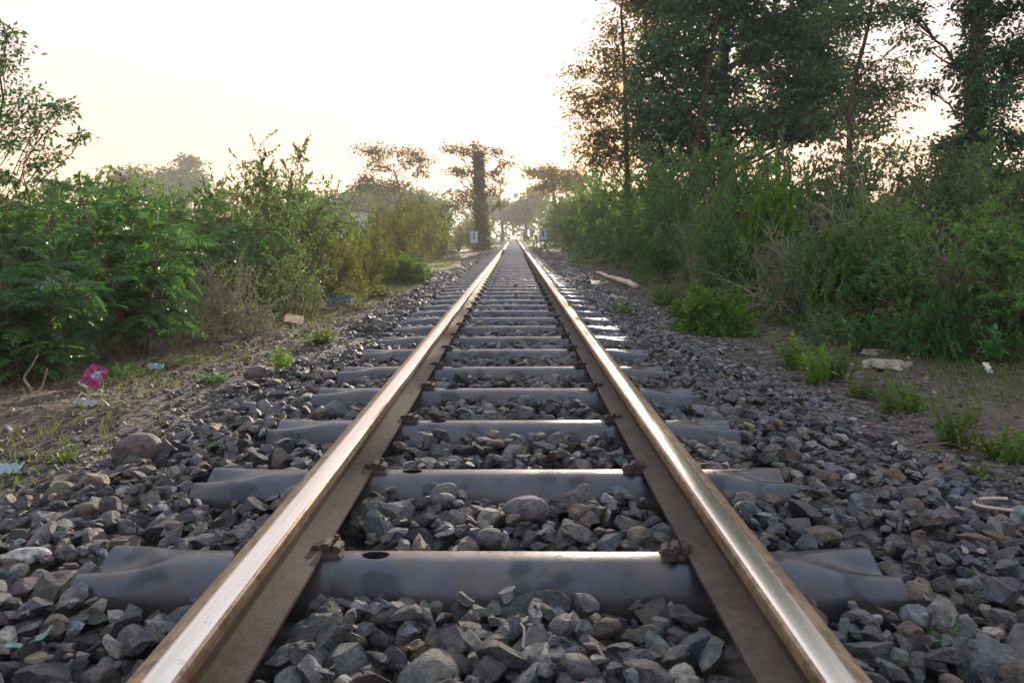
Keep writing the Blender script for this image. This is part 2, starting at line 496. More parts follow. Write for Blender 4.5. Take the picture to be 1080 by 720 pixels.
def sleeper_mesh():
    xs = np.concatenate([np.linspace(-SL_HALF, -.8, 22), np.linspace(-.8, -.42, 14)[1:], np.linspace(-.42, -.22, 25)[1:], np.linspace(-.22, .8, 36)[1:], np.linspace(.8, SL_HALF, 22)[1:]])
    us = np.sin(np.linspace(-math.pi / 2, math.pi / 2, 33))
    bm = bmesh.new(); G = []
    hx, hy, ha, hb = -.29, .004, .036, .024      # slotted hole
    for x in xs:
        row = []
        for u in us:
            row.append(bm.verts.new((x, sleeper_w(x) * u, float(sleeper_z(x, u)))))
        G.append(row)
    for i in range(len(xs) - 1):
        for j in range(len(us) - 1):
            bm.faces.new((G[i][j], G[i + 1][j], G[i + 1][j + 1], G[i][j + 1]))
    ins = lambda v: ((v.x - hx) / ha) ** 2 + ((v.y - hy) / hb) ** 2
    kill = [f for f in bm.faces if ins(f.calc_center_median()) < 1]
    bmesh.ops.delete(bm, geom=kill, context='FACES')
    edge = [e for e in bm.edges if e.is_boundary and ins(e.verts[0].co) < 2.2 and ins(e.verts[1].co) < 2.2]
    for v in {v for e in edge for v in e.verts}:
        r = math.sqrt(ins(v.co)); v.co.x = hx + (v.co.x - hx) / r; v.co.y = hy + (v.co.y - hy) / r
        v.co.z = float(sleeper_z(v.co.x, v.co.y / sleeper_w(v.co.x)))
    r = bmesh.ops.extrude_edge_only(bm, edges=edge)
    for v in [g for g in r['geom'] if isinstance(g, bmesh.types.BMVert)]: v.co.z -= .016
    for row in (G[0], G[-1]):                   # closed-down ends
        s = -1 if row is G[0] else 1
        low = [bm.verts.new((v.co.x + s * .006, v.co.y, min(v.co.z - .02, -.15))) for v in row]
        for j in range(len(row) - 1):
            q = (row[j], row[j + 1], low[j + 1], low[j]); bm.faces.new(q if s < 0 else q[::-1])
    for f in bm.faces: f.smooth = True
    bmesh.ops.recalc_face_normals(bm, faces=bm.faces)
    me = bpy.data.meshes.new('trough'); bm.to_mesh(me); bm.free()
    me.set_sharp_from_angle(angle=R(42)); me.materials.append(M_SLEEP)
    return me


def clip_meshes():
    a = Acc()   # plate and jaw gripping the foot; +x points away from the rail
    tw = Matrix.Rotation(R(-10), 3, 'Z')
    a.box((.022, 0, .002), (.060, .066, .014), Matrix.Rotation(R(6), 3, 'Y'))
    for cx_, cz_, h_, tl in ((-.010, .021, .020, -8), (.014, .019, .030, 10), (.038, .012, .030, 22)):
        a.box((cx_, 0, cz_), (.0205, .052 - cx_ * .15, h_), tw @ Matrix.Rotation(R(tl), 3, 'Y'))
    bm = bmesh.new(); me0 = a.mesh('rail_clip', M_CLIP); bm.from_mesh(me0)
    bmesh.ops.bevel(bm, geom=list(bm.edges), offset=.0035, segments=2, affect='EDGES')
    bm.to_mesh(me0); bm.free()
    b = Acc()
    b.tube([(.028, .034, .006), (.031, .036, .026)], .011, 6)
    b.tube([(.031, .036, .026), (.032, .036, .034)], .006, 8)
    return me0, b.mesh('bolt', M_CLIP)


SL_MESH = sleeper_mesh(); CLIP, BOLT = clip_meshes()
ORD = ['nearest', 'second', 'third', 'fourth', 'fifth', 'sixth', 'seventh', 'eighth', 'ninth', 'tenth', 'eleventh', 'twelfth', 'thirteenth',
       'fourteenth', 'fifteenth', 'sixteenth', 'seventeenth', 'eighteenth', 'nineteenth', 'twentieth']
N_SL = 120
for i in range(-1, N_SL):
    root = empty('steel_sleeper', (SL_X + random.uniform(-.012, .012), SL_Y0 + i * SL_DY + random.uniform(-.012, .012), -random.uniform(0, .003)), R(random.uniform(-.5, .5)))
    if i < 0: lab = 'steel trough sleeper below the picture edge, just before the nearest visible one'
    elif i == 0: lab = 'nearest steel trough sleeper, widest across the picture, with an oval slot hole'
    elif i < 20: lab = 'grey steel trough sleeper, %s across the track counted from the nearest' % ORD[i]
    elif i < 60: lab = 'thin distant steel sleeper beyond the first twenty, before the track brightens'
    else: lab = 'hair thin far steel sleeper close to where the rails meet'
    tag(root, lab, 'sleeper', 'steel sleepers under the rails')
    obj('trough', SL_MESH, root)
    if i < 45:
        for x, rz in ((-GF + .036, 0), (GF - .036, math.pi), (-GF - HEADW - .036, math.pi), (GF + HEADW + .036, 0)):
            c = obj('rail_clip', CLIP, root); c.location = (x - SL_X, random.uniform(-.008, .008), 0); c.rotation_euler = (0, 0, rz + random.uniform(-.08, .08))
            if i < 16:
                obj('bolt', BOLT, c)

# ------------------------------------------------------------------ stones
def ico(sub):
    bm = bmesh.new(); bmesh.ops.create_icosphere(bm, subdivisions=sub, radius=1)
    V = np.array([v.co[:] for v in bm.verts]); T = np.array([[v.index for v in f.verts] for f in bm.faces]); bm.free()
    return V, T


ICO = {s: ico(s) for s in (2, 3, 4)}


def rock(seed, sub, rounded=False):
    r = np.random.default_rng(seed)
    V = ICO[sub][0].copy()
    k = 5 if rounded else r.integers(13, 22)
    for _ in range(k):
        n = runit(1, r)[0]; d = r.uniform(.72, .9) if rounded else r.uniform(.34, .74)
        V -= np.maximum(V @ n - d, 0)[:, None] * n * (.985 if rounded else 1.0)
    ax = np.array([1, r.uniform(.62, .95), r.uniform(.38, .72)])
    V = V * ax * (1 if rounded else 1.22)
    W = V.copy()
    for fr, am in ((3, .022), (7, .012), (15, .007)):
        for _ in range(3):
            d = runit(1, r)[0]; V += (np.sin(W @ d * fr + r.uniform(0, 6)) * am)[:, None] * runit(1, r)[0]
    return V


NPRO = 36
PROTO = {s: [rock(100 + k, s, k >= 33) for k in range(NPRO)] for s in (2, 3, 4)}
PAL = [('blue grey', (.118, .136, .158), 5), ('grey', (.165, .165, .168), 7), ('dark grey', (.056, .058, .062), 5), ('purplish grey', (.148, .128, .132), 3),
       ('brown grey', (.165, .132, .102), 4), ('pale', (.36, .335, .30), 2.0), ('greenish grey', (.125, .145, .13), 1.3)]
PALW = np.array([p[2] for p in PAL]); PALW = PALW / PALW.sum()


def in_rail(x, r): return abs(abs(x) - (GF + HEADW / 2)) < .068 + r * .6


def surf_target(x): return -.036 - .022 * float(sstep(.6, .85, abs(x))) - .085 * float(sstep(1.15, 2.1, abs(x)))


def pile():
    """drops stones one after the other onto a height map, so that they rest on each other"""
    X0, X1, Y0, Y1, C = -3.0, 3.0, .7, 15.0, .01
    nx, ny = int((X1 - X0) / C), int((Y1 - Y0) / C)
    gx = X0 + (np.arange(nx) + .5) * C; gy = Y0 + (np.arange(ny) + .5) * C
    H = ground_h(gx[:, None], gy[None, :])
    out = []
    r = np.random.default_rng(5)
    NT = 66000
    ys = Y0 + .15 + (Y1 - Y0 - .3) * r.random(NT) ** 1.25
    xs = r.uniform(-2.8, 2.8, NT)
    szs = np.clip(r.lognormal(math.log(.0315), .46, NT), .011, .080)
    order = np.argsort(r.random(NT) + szs * 2.0)         # small ones tend to lie deeper
    for q in order:
        x, y, s = xs[q], ys[q], szs[q]
        s *= 1 - .30 * float(sstep(.9, 1.5, abs(x))) * float(sstep(2.0, 3.2, y))
        edge = (1.46 if x > 0 else 1.62) + (vnoise(x, y, .9, 7) - .5) * 1.0
        ax = abs(x)
        if ax > edge:
            if r.random() > .55 * math.exp(-(ax - edge) / (.6 if x > 0 else .95)): continue
            s *= .6
        k = round((y - SL_Y0) / SL_DY); dy = y - SL_Y0 - k * SL_DY
        onsl = abs(x - SL_X) < SL_HALF + s * .5 and abs(dy) < .100 + s * .55
        if onsl and not (r.random() < .06 and abs(dy) > .08): continue
        if in_rail(x, s) : continue
        n = max(2, int(s * .85 / C)); ix = int((x - X0) / C); iy = int((y - Y0) / C)
        if ix < n or iy < n or ix >= nx - n or iy >= ny - n: continue
        patch = H[ix - n:ix + n + 1, iy - n:iy + n + 1]
        pr = int(r.integers(0, NPRO)); flat = .58
        zc = float(np.mean(patch)) * .55 + float(np.max(patch)) * .45 + s * flat * .30
        if zc + s * flat * .6 > surf_target(x) + .028: continue
        dx = np.arange(-n, n + 1) * C
        rr = (dx[:, None] ** 2 + dx[None, :] ** 2) / (s * .85) ** 2
        top = zc + s * flat * .75 * np.sqrt(np.clip(1 - rr, 0, 1)) - (rr > 1) * 9
        np.maximum(patch, top, out=patch)
        out.append((x, y, zc, s, pr, zc + s * flat * .75, ix, iy))
    vis = [o[5] >= H[o[6], o[7]] - .012 for o in out]
    return out, vis


def rot_for(r, n):
    az = r.uniform(0, 2 * math.pi, n); tx = r.normal(0, .38, n); ty = r.normal(0, .38, n)
    ca, sa = np.cos(az), np.sin(az); cx_, sx = np.cos(tx), np.sin(tx); cy_, sy = np.cos(ty), np.sin(ty)
    z = np.zeros(n); o = np.ones(n)
    Rz = np.stack([ca, -sa, z, sa, ca, z, z, z, o], -1).reshape(n, 3, 3)
    Rx = np.stack([o, z, z, z, cx_, -sx, z, sx, cx_], -1).reshape(n, 3, 3)
    Ry = np.stack([cy_, z, sy, z, o, z, -sy, z, cy_], -1).reshape(n, 3, 3)
    return Rx @ Ry @ Rz


def stones():
    lst, vis = pile()
    r = np.random.default_rng(77)
    A = np.array([o[:5] for o in lst]); n = len(A)
    Rm = rot_for(r, n)
    pal = r.choice(len(PAL), n, p=PALW); jit = r.uniform(.62, 1.22, n) ** 1.0 * np.where(r.random(n) < .20, 1.65, 1.0)
    pal = np.where((pal == 5) & (A[:, 3] > .042), 1, pal); jit = np.where((jit > 1.3) & (A[:, 3] > .05), 1.1, jit)
    cols = np.array([p[1] for p in PAL])[pal] * jit[:, None] * r.uniform(.94, 1.06, (n, 3))
    px = CX + (A[:, 0] - CAMX) / A[:, 1] * F; py = HY + (CAMZ - A[:, 2]) / A[:, 1] * F
    area = (A[:, 3] / A[:, 1]) ** 2 * np.array(vis) * (px > 5) * (px < 1075) * (py < 716)
    big = set(np.argsort(-area)[:300].tolist())
    # the rest: one mesh
    acc = Acc()
    lod = np.where(A[:, 1] < 3.4, 4, np.where(A[:, 1] < 7.5, 3, 2))
    rest = np.array([i not in big for i in range(n)])
    for s in (2, 3, 4):
        for k in range(NPRO):
            sel = np.where((lod == s) & (A[:, 4] == k) & rest)[0]
            if not len(sel): continue
            V = np.einsum('nij,vj->nvi', Rm[sel], PROTO[s][k]) * A[sel, 3][:, None, None] + A[sel, :3][:, None]
            nv = V.shape[1]
            T = (np.arange(len(sel))[:, None, None] * nv + ICO[s][1][None]).reshape(-1, 3)
            acc.add(V.reshape(-1, 3), T, None, np.repeat(cols[sel], nv, 0))
    # further up the line, without piling
    nf = 15000
    y = 14.7 + 45 * r.random(nf) ** 1.3; x = r.uniform(-2.2, 2.2, nf); s = np.clip(r.lognormal(math.log(.046), .3, nf), .025, .08)
    k = np.round((y - SL_Y0) / SL_DY); dy = y - SL_Y0 - k * SL_DY
    ok = ~((np.abs(x) < SL_HALF) & (np.abs(dy) < .13)) & (np.abs(np.abs(x) - GF - HEADW / 2) > .1) & (np.abs(x) < 1.7 + (vnoise(x, y, .9, 7) - .5))
    x, y, s = x[ok], y[ok], s[ok]; m = len(x)
    z = -.075 - .06 * sstep(1.15, 2.1, np.abs(x)) + r.normal(0, .01, m)
    Rf = rot_for(r, m); kk = r.integers(0, NPRO, m); cf = np.array([p[1] for p in PAL])[r.choice(len(PAL), m, p=PALW)] * r.uniform(.75, 1.3, m)[:, None]
    for q in range(NPRO):
        sel = np.where(kk == q)[0]
        V = np.einsum('nij,vj->nvi', Rf[sel], PROTO[2][q]) * s[sel][:, None, None] + np.stack([x, y, z], -1)[sel][:, None]
        nv = V.shape[1]
        acc.add(V.reshape(-1, 3), (np.arange(len(sel))[:, None, None] * nv + ICO[2][1][None]).reshape(-1, 3), None, np.repeat(cf[sel], nv, 0))
    o = obj('ballast', acc.mesh('ballast', M_STONE, True, R(17)))
    tag(o, 'crushed grey stone ballast filling the track bed', 'ballast', kind='stuff')
    # the ones that show largest: things of their own
    for i in sorted(big):
        X, Y, Z, s, k = A[i]; k = int(k)
        V = PROTO[4][k] @ Rm[i].T * s
        me = mesh_np('ballast_stone', V, ICO[4][1], M_STONE, True, np.broadcast_to(cols[i], (len(V), 3)), R(17))
        b = obj('ballast_stone', me, None, (X, Y, Z))
        size = 'large' if s > .06 else ('small' if s < .042 else 'medium')
        ext = V.max(0) - V.min(0)
        shape = 'rounded' if k >= 33 else ('flat' if ext[2] < .62 * max(ext[0], ext[1]) else 'angular')
        kk = (Y - SL_Y0) / SL_DY
        if kk < -.42: row = 'at the picture front'
        elif kk < 0: row = 'close before the nearest sleeper'
        elif int(kk) == 0: row = 'past the nearest sleeper'
        elif int(kk) == 1: row = 'past the second sleeper'
        elif int(kk) == 2: row = 'past the third sleeper'
        else: row = 'beyond the fourth sleeper'
        if X < -1.07: colm = 'left of the sleeper ends'
        elif X < -.62: colm = 'just outside the left rail'
        elif X < -.25: colm = 'inside the left rail'
        elif X < .25: colm = 'mid track'
        elif X < .55: colm = 'inside the right rail'
        elif X < 1.07: colm = 'just outside the right rail'
        else: colm = 'right of the sleeper ends'
        tag(b, '%s %s %s stone %s, %s' % (size, PAL[pal[i]][0], shape, colm, row), 'stone', 'largest ballast stones near the camera')


stones()


def single_rock(name, px, py, Y, size, scale, seed, col, rounded, label, rz=0, tilt=0):
    V = rock(seed, 4, rounded) * np.array(scale)
    V = V @ np.array(Euler((tilt, 0, rz)).to_matrix()).T * size
    me = mesh_np(name, V, ICO[4][1], M_STONE, True, np.broadcast_to(np.array(col), (len(V), 3)), R(30))
    p = at(px, py, Y); o = obj(name, me, None, (p.x, Y, float(ground_h(p.x, Y)) - V[:, 2].min() * .8))
    tag(o, label, 'rock'); return o


single_rock('boulder', 145, 470, 3.15, .098, (1, 1, 1.15), 903, (.155, .135, .12), True, 'rounded brown grey boulder alone on the stony left verge', .35)
single_rock('boulder', 271, 398, 5.0, .085, (1, 1, 1.2), 911, (.115, .10, .09), True, 'dark rounded rock at the left ballast edge beside a small weed', .9)
single_rock('boulder', 101, 505, 2.72, .075, (.7, 1, 1.5), 917, (.30, .25, .20), False, 'upright pale brown wedge of rock left of the second sleeper end', 1.2, .5)

# ------------------------------------------------------------------ plants
def tcol(n, rg, lo=.0, hi=1.0):
    return np.stack([rg.uniform(lo, hi, n), rg.random(n), rg.random(n)], -1)


def bend(p, d, L, n, droop, rg, wob=.08):
    pts = [np.array(p, float)]; d = np.array(d, float)
    for i in range(n):
        d = d + np.array([0, 0, -droop / n]) + rg.normal(0, wob, 3); d /= np.linalg.norm(d)
        pts.append(pts[-1] + d * L / n)
    return np.array(pts)


def sample(pts, t):
    f = np.clip(np.asarray(t) * (len(pts) - 1), 0, len(pts) - 1.001); i = f.astype(int)
    return pts[i] + (pts[i + 1] - pts[i]) * (f - i)[:, None], pts[i + 1] - pts[i]


def shrub_broad(seed, stems=24, twigs=15, nl=19, L=.055, W=.034, spread=1.0, tw=.30, droop=1.05, ln=1.0):
    rg = np.random.default_rng(seed); lf, st = Acc(), Acc()
    for s in range(stems):
        a = rg.uniform(0, 2 * math.pi); tl = rg.uniform(.05, .95) * spread
        d = (math.cos(a) * math.sin(tl), math.sin(a) * math.sin(tl), math.cos(tl))
        Ls = rg.uniform(.65, 1.1) * (1.0 if tl > .4 else .86) * ln
        pts = bend((math.cos(a) * .1 * rg.random(), math.sin(a) * .1 * rg.random(), 0), d, Ls, 8, droop, rg, .15)
        pts[:, 2] = np.maximum(pts[:, 2], .03 * np.arange(len(pts)) / 8)
        st.tube(pts, np.linspace(.010, .003, len(pts)), 4, cap=False)
        tt = rg.uniform(.03, 1, twigs) ** (.5 if ln == 1 else .62); P, D = sample(pts, tt)
        base_t = rg.normal(0, .12)
        for p, dd in zip(P, D):
            dd = dd / np.linalg.norm(dd) * .6 + runit(1, rg)[0] + np.array([0, 0, .15])
            tp = bend(p, dd / np.linalg.norm(dd), tw * rg.uniform(.5, 1.15), 4, .5, rg, .15)
            st.tube(tp, [.003, .0026, .0022, .0018, .0012], 3, cap=False)
            t = rg.uniform(.1, 1, nl); Q, E = sample(tp, t)
            E = E / np.linalg.norm(E, axis=1)[:, None] + runit(nl, rg) * .9
            c = tcol(nl, rg); c[:, 0] = np.clip(.45 + base_t + rg.normal(0, .17, nl) + rg.normal(0, .08), 0, 1)
            lf.leaves(Q, E, L * rg.uniform(.6, 1.25, nl), W * rg.uniform(.7, 1.2, nl), c, .9, rg)
    return lf, st


def frond(lf, st, p, d, L, pairs, ll, lw, droop, rg, t0=.45):
    pts = bend(p, d, L, 8, droop, rg, .03)
    st.tube(pts, np.linspace(.004, .0012, len(pts)), 3, cap=False)
    t = np.linspace(.14, 1, pairs); P, D = sample(pts, t); D /= np.linalg.norm(D, axis=1)[:, None]
    side = np.cross(D, np.array([0, 0, 1.0]) + rg.normal(0, .25, 3)); side /= np.linalg.norm(side, axis=1)[:, None] + 1e-9
    prof = np.sin(np.clip(t, .12, .93) * math.pi) ** .55
    for s in (-1, 1):
        dr = side * s + D * .45 + np.array([0, 0, -.16]) + rg.normal(0, .09, (pairs, 3))
        c = tcol(pairs, rg); c[:, 0] = np.clip(t0 + rg.normal(0, .08, pairs), 0, 1); c[:, 1] *= .95
        lf.leaves(P, dr, ll * prof * rg.uniform(.85, 1.1, pairs), lw, c, 2.2, rg)


def shrub_frond(seed, stems=13, fr=15, L=.36, pairs=15, ll=.085, lw=.024):
    rg = np.random.default_rng(seed); lf, st = Acc(), Acc()
    for s in range(stems):
        a = rg.uniform(0, 2 * math.pi); tl = rg.uniform(.05, .75)
        d = (math.cos(a) * math.sin(tl), math.sin(a) * math.sin(tl), math.cos(tl))
        pts = bend((math.cos(a) * .12 * rg.random(), math.sin(a) * .12 * rg.random(), 0), d, rg.uniform(.55, .95), 8, .3, rg, .06)
        st.tube(pts, np.linspace(.012, .004, len(pts)), 5, cap=False)
        tt = np.sort(rg.uniform(.12, 1, fr)); P, D = sample(pts, tt)
        for q, (p, dd) in enumerate(zip(P, D)):
            az = q * 2.4 + a; up = rg.uniform(-.1, .7)
            dd = dd / np.linalg.norm(dd) * .45 + np.array([math.cos(az), math.sin(az), up])
            frond(lf, st, p, dd / np.linalg.norm(dd), L * rg.uniform(.6, 1.15), pairs, ll * rg.uniform(.8, 1.1), lw, rg.uniform(.6, 1.5), rg, np.clip(.40 + rg.normal(0, .2), 0, 1))
    return lf, st


def shrub_weed(seed, stems=26, nl=44, L=.075, W=.014, lean=.35):
    rg = np.random.default_rng(seed); lf, st = Acc(), Acc()
    for s in range(stems):
        a = rg.uniform(0, 2 * math.pi); tl = rg.uniform(0, lean)
        d = (math.cos(a) * math.sin(tl), math.sin(a) * math.sin(tl), math.cos(tl))
        r0 = .22 * math.sqrt(rg.random())
        pts = bend((math.cos(a) * r0, math.sin(a) * r0, 0), d, rg.uniform(.45, 1.03), 7, .15, rg, .05)
        st.tube(pts, np.linspace(.005, .0015, len(pts)), 3, cap=False)
        t = rg.uniform(.06, 1, nl); P, D = sample(pts, t); D /= np.linalg.norm(D, axis=1)[:, None]
        E = D * .75 + runit(nl, rg)
        c = tcol(nl, rg); c[:, 0] = np.clip(.4 + rg.normal(0, .15) + .25 * t + rg.normal(0, .1, nl), 0, 1)
        lf.leaves(P, E, L * (1.25 - .6 * t) * rg.uniform(.7, 1.2, nl), W * rg.uniform(.8, 1.3, nl), c, 1.2, rg)
    return lf, st


KINDS = {}


def reg(kind, variants, mat, stemmat):
    ms = []
    for lf, st in variants:
        V = np.concatenate(lf.V); top = np.percentile(V[:, 2], 98.5); rad = np.percentile(np.hypot(V[:, 0], V[:, 1]), 95)
        ms.append((lf.mesh('foliage', mat), st.mesh('stems', stemmat), top, rad))
    KINDS[kind] = ms


reg('broad', [shrub_broad(s, 26, 25, 19, .050, .031, .85, .34, .9, 1.5) for s in (1, 2, 3, 4)], M_LEAF, M_STEM)
reg('small', [shrub_broad(s, 28, 24, 20, .042, .026, .85, .32, .9, 1.5) for s in (11, 12, 13)], M_LEAFB, M_STEM)
reg('frond', [shrub_frond(s) for s in (21, 22, 23)], M_FROND, M_STEM)
reg('twiggy', [shrub_broad(s, 34, 13, 9, .036, .018, 1.25, .34, .9) for s in (31, 32)], M_GREY, M_PALESTEM)
reg('weed', [shrub_weed(s) for s in (41, 42, 43)], M_GREY, M_STEM)
reg('mound', [shrub_broad(s, 58, 13, 20, .062, .042, 1.45, .24, .5) for s in (51, 52)], M_BRIGHT, M_STEM)
reg('herb', [shrub_weed(s, 11, 20, .26, .062, .6) for s in (61, 62, 63)], M_BRIGHT, M_STEM)
_cnt = {}


def plant(name, kind, px, top, Y, wpx, label, mat=None, cat='shrub', group=None, base=None):
    v = KINDS[kind]; _cnt[kind] = _cnt.get(kind, -1) + 1
    lf, st, h0, r0 = v[_cnt[kind] % len(v)]
    p = at(px, top, Y); gz = float(ground_h(p.x, Y)) - .02
    if base is not None: Y = base
    H = max(.03, p.z - gz); wid = wpx * Y / F
    sxy = wid / 2 / r0
    if kind in ('broad', 'small'): sxy = max(sxy, .66 * H / h0)
    if name == 'shrub' and Y > 6.5 and kind != 'mound': p.x = math.copysign(max(abs(p.x), ((2.35 if p.x > 0 else 2.15) - (.5 if Y > 38 else 0)) + sxy * r0 * .95), p.x)
    gz = float(ground_h(p.x, Y)) - .02
    root = empty(name, (p.x, Y, gz), random.uniform(0, 2 * math.pi))
    root.scale = (sxy, sxy, H / h0)
    tag(root, label, cat, group)
    f = obj('foliage', lf, root); obj('stems', st, root)
    if mat:
        f.material_slots[0].link = 'OBJECT'; f.material_slots[0].material = mat
    return root


LG, RG = 'shrubs along the left side of the track', 'shrubs along the right side of the track'
LEFT = [
 ('shrub', 'frond', 28, 262, 4.9, 195, 'dark feathery leaved shrub in the lower left corner above the dead branch', None),
 ('shrub', 'frond', 150, 208, 6.1, 165, 'feathery green shrub arching out behind the pink wrapper', None),
 ('shrub', 'frond', 62, 196, 6.9, 180, 'feathery shrub under the overhanging sapling, holding the plastic sheet', None),
 ('shrub', 'broad', -40, 178, 7.6, 190, 'broad leaved shrub cut by the left edge of the picture', None),
 ('shrub', 'frond', 212, 222, 8.3, 130, 'feathery shrub just right of the one arching behind the wrapper', None),
 ('shrub', 'twiggy', 238, 268, 7.4, 125, 'grey brown twiggy shrub low at the left verge', None),
 ('shrub', 'twiggy', 200, 290, 6.9, 90, 'low dry twiggy shrub beside the blue litter scrap', M_LEAFB),
 ('shrub', 'broad', 128, 190, 10.5, 160, 'broad leaved shrub topping the left thicket behind the feathery ones', None),
 ('shrub', 'small', 290, 166, 11.5, 150, 'tall dark topped shrub on the left, highest against the pale sky', None),
 ('shrub', 'broad', 222, 198, 12.5, 120, 'broad leaved shrub between feathery thicket and tall dark topped shrub', None),
 ('shrub', 'small', 270, 215, 9.3, 110, 'small leaved shrub in front of the tall dark topped one', None),
 ('weed_clump', 'weed', 312, 268, 8.9, 78, 'pale grey green weed clump standing upright above bright scrap litter', None),
 ('shrub', 'small', 356, 236, 11.8, 72, 'yellow green shrub above the blue litter bag', M_YELLOW),
 ('shrub', 'broad', 306, 188, 14.5, 70, 'broad leaved shrub right of the tall dark topped one', None),
 ('shrub', 'small', 398, 240, 15.2, 80, 'yellow green shrub with sunlit edge left of the low bright tuft', M_YELLOW),
 ('shrub', 'broad', 384, 235, 20, 74, 'green shrub below the white hut', None),
 ('shrub', 'small', 432, 214, 21, 80, 'yellowing shrub in front of the umbrella crowned tree', M_YELLOW),
 ('shrub', 'mound', 428, 272, 15.8, 52, 'low bright green tuft at the foot of the left thicket', M_LEAF),
 ('shrub', 'small', 457, 222, 27, 55, 'yellowing shrub between umbrella crowned tree and ivied trunk', M_YELLOW),
 ('shrub', 'broad', 470, 236, 31, 38, 'green shrub left of the blue left marker board', None),
 ('shrub', 'broad', 447, 212, 34, 55, 'green shrub at the foot of the umbrella crowned tree', None),
 ('shrub', 'small', 484, 238, 45, 30, 'small yellow shrub beside the left marker board', M_YELLOW),
 ('shrub', 'broad', 494, 232, 56, 34, 'hazy shrub at the foot of the ivied trunk', None),
 ('shrub', 'broad', 512, 226, 75, 34, 'misty shrub on the left near where the rails meet', None),
 ('shrub', 'broad', 330, 205, 25, 110, 'shrub far back on the left under the misty trees', M_LEAFB),
 ('shrub', 'broad', 60, 196, 13.5, 190, 'back row shrub behind the feathery thicket at left', M_LEAFB),
 ('shrub', 'small', 180, 206, 17, 150, 'back row small leaved shrub under the misty distant tree', M_LEAFB),
 ('shrub', 'broad', 405, 212, 36, 80, 'hazy shrub behind the white hut', M_LEAFB),
]
RIGHT = [
 ('shrub', 'broad', 1052, 225, 6.0, 250, 'dense dark shrub at the right edge behind the white scrap', None),
 ('shrub', 'broad', 955, 222, 6.9, 200, 'dense shrub behind the broken pale slab', None),
 ('shrub', 'mound', 985, 322, 5.85, 70, 'leafy green sapling in front of the dense right shrub', M_FROND),
 ('shrub', 'small', 880, 232, 7.8, 160, 'small leaved shrub left of the one behind the broken slab', None),
 ('shrub', 'twiggy', 815, 240, 8.5, 150, 'bare stemmed twiggy shrub right of the bright green mound', None),
 ('shrub', 'broad', 770, 208, 10.2, 130, 'broad leaved shrub behind the bright green mound', None),
 ('shrub', 'mound', 818, 196, 9.6, 70, 'fresh green climber lit at the top of the right thicket', None),
 ('shrub', 'small', 725, 218, 12.3, 120, 'small leaved shrub left of the one behind the bright mound', None),
 ('shrub', 'broad', 690, 240, 15, 85, 'lower broad leaved shrub beyond the pale fallen log', None),
 ('shrub', 'broad', 668, 215, 19, 90, 'broad leaved shrub under the slim sunlit tree', None),
 ('shrub', 'small', 640, 228, 24, 62, 'small leaved shrub left of the slim sunlit tree', None),
 ('shrub', 'broad', 622, 212, 31, 62, 'broad shrub in the right row where haze begins', None),
 ('shrub', 'broad', 602, 215, 41, 52, 'hazy broad shrub right of the right marker board', None),
 ('shrub', 'small', 590, 205, 53, 45, 'hazy shrub behind the right marker board', None),
 ('shrub', 'broad', 572, 213, 72, 38, 'misty shrub on the right near where the rails meet', None),
 ('shrub', 'broad', 1078, 172, 8.5, 212, 'tall shrub at right edge under the ivy wrapped tree', M_LEAFB),
 ('shrub', 'small', 1003, 168, 9.3, 190, 'small leaved shrub left of the ivy wrapped tree foot', M_LEAFB),
 ('shrub', 'twiggy', 930, 168, 10, 179, 'greyish twiggy shrub on top of the right thicket under open sky', None),
 ('shrub', 'small', 862, 158, 11.5, 179, 'small leaved shrub on the skyline below the big dark crown', None),
 ('shrub', 'broad', 800, 162, 13.5, 145, 'broad shrub on the skyline below the big tree trunks', None),
 ('shrub', 'broad', 745, 160, 15.5, 145, 'broad shrub at the foot of the big dark tree', None),
 ('shrub', 'small', 702, 158, 19, 128, 'small leaved shrub between slim tree and big dark tree', None),
 ('shrub', 'broad', 652, 174, 25, 100, 'broad shrub at the foot of the slim sunlit tree', None),
 ('shrub', 'small', 630, 180, 33, 89, 'hazy small leaved shrub in the back row left of the slim tree', None),
 ('shrub', 'broad', 604, 184, 44, 78, 'hazy back row shrub under the far rounded tree', None),
 ('shrub', 'broad', 1045, 166, 12.5, 190, 'back row shrub behind the ivy wrapped trunk', M_LEAFB),
 ('shrub', 'broad', 905, 166, 14.5, 190, 'back row shrub beneath the thin leaved tree', M_LEAFB),
 ('shrub', 'twiggy', 1010, 250, 6.4, 150, 'dry twiggy shrub tangled in the dense shrubs at the right edge', None),
 ('shrub', 'twiggy', 718, 222, 11.6, 70, 'dry twiggy shrub left of the one above the bright mound', None),
 ('shrub', 'twiggy', 895, 215, 8.2, 130, 'dry twiggy shrub above the grassy weed patch', None),
 ('shrub', 'mound', 905, 250, 7.3, 110, 'bright green leafy shrub in the middle of the right thicket', M_LEAF),
 ('shrub', 'mound', 747, 307, 7.55, 100, 'low bright green mound alone at the ballast edge', None),
]
for rec in LEFT: plant(rec[0], *rec[1:7], mat=rec[7], group=LG)
for rec in RIGHT: plant(rec[0], *rec[1:7], mat=rec[7], group=RG)

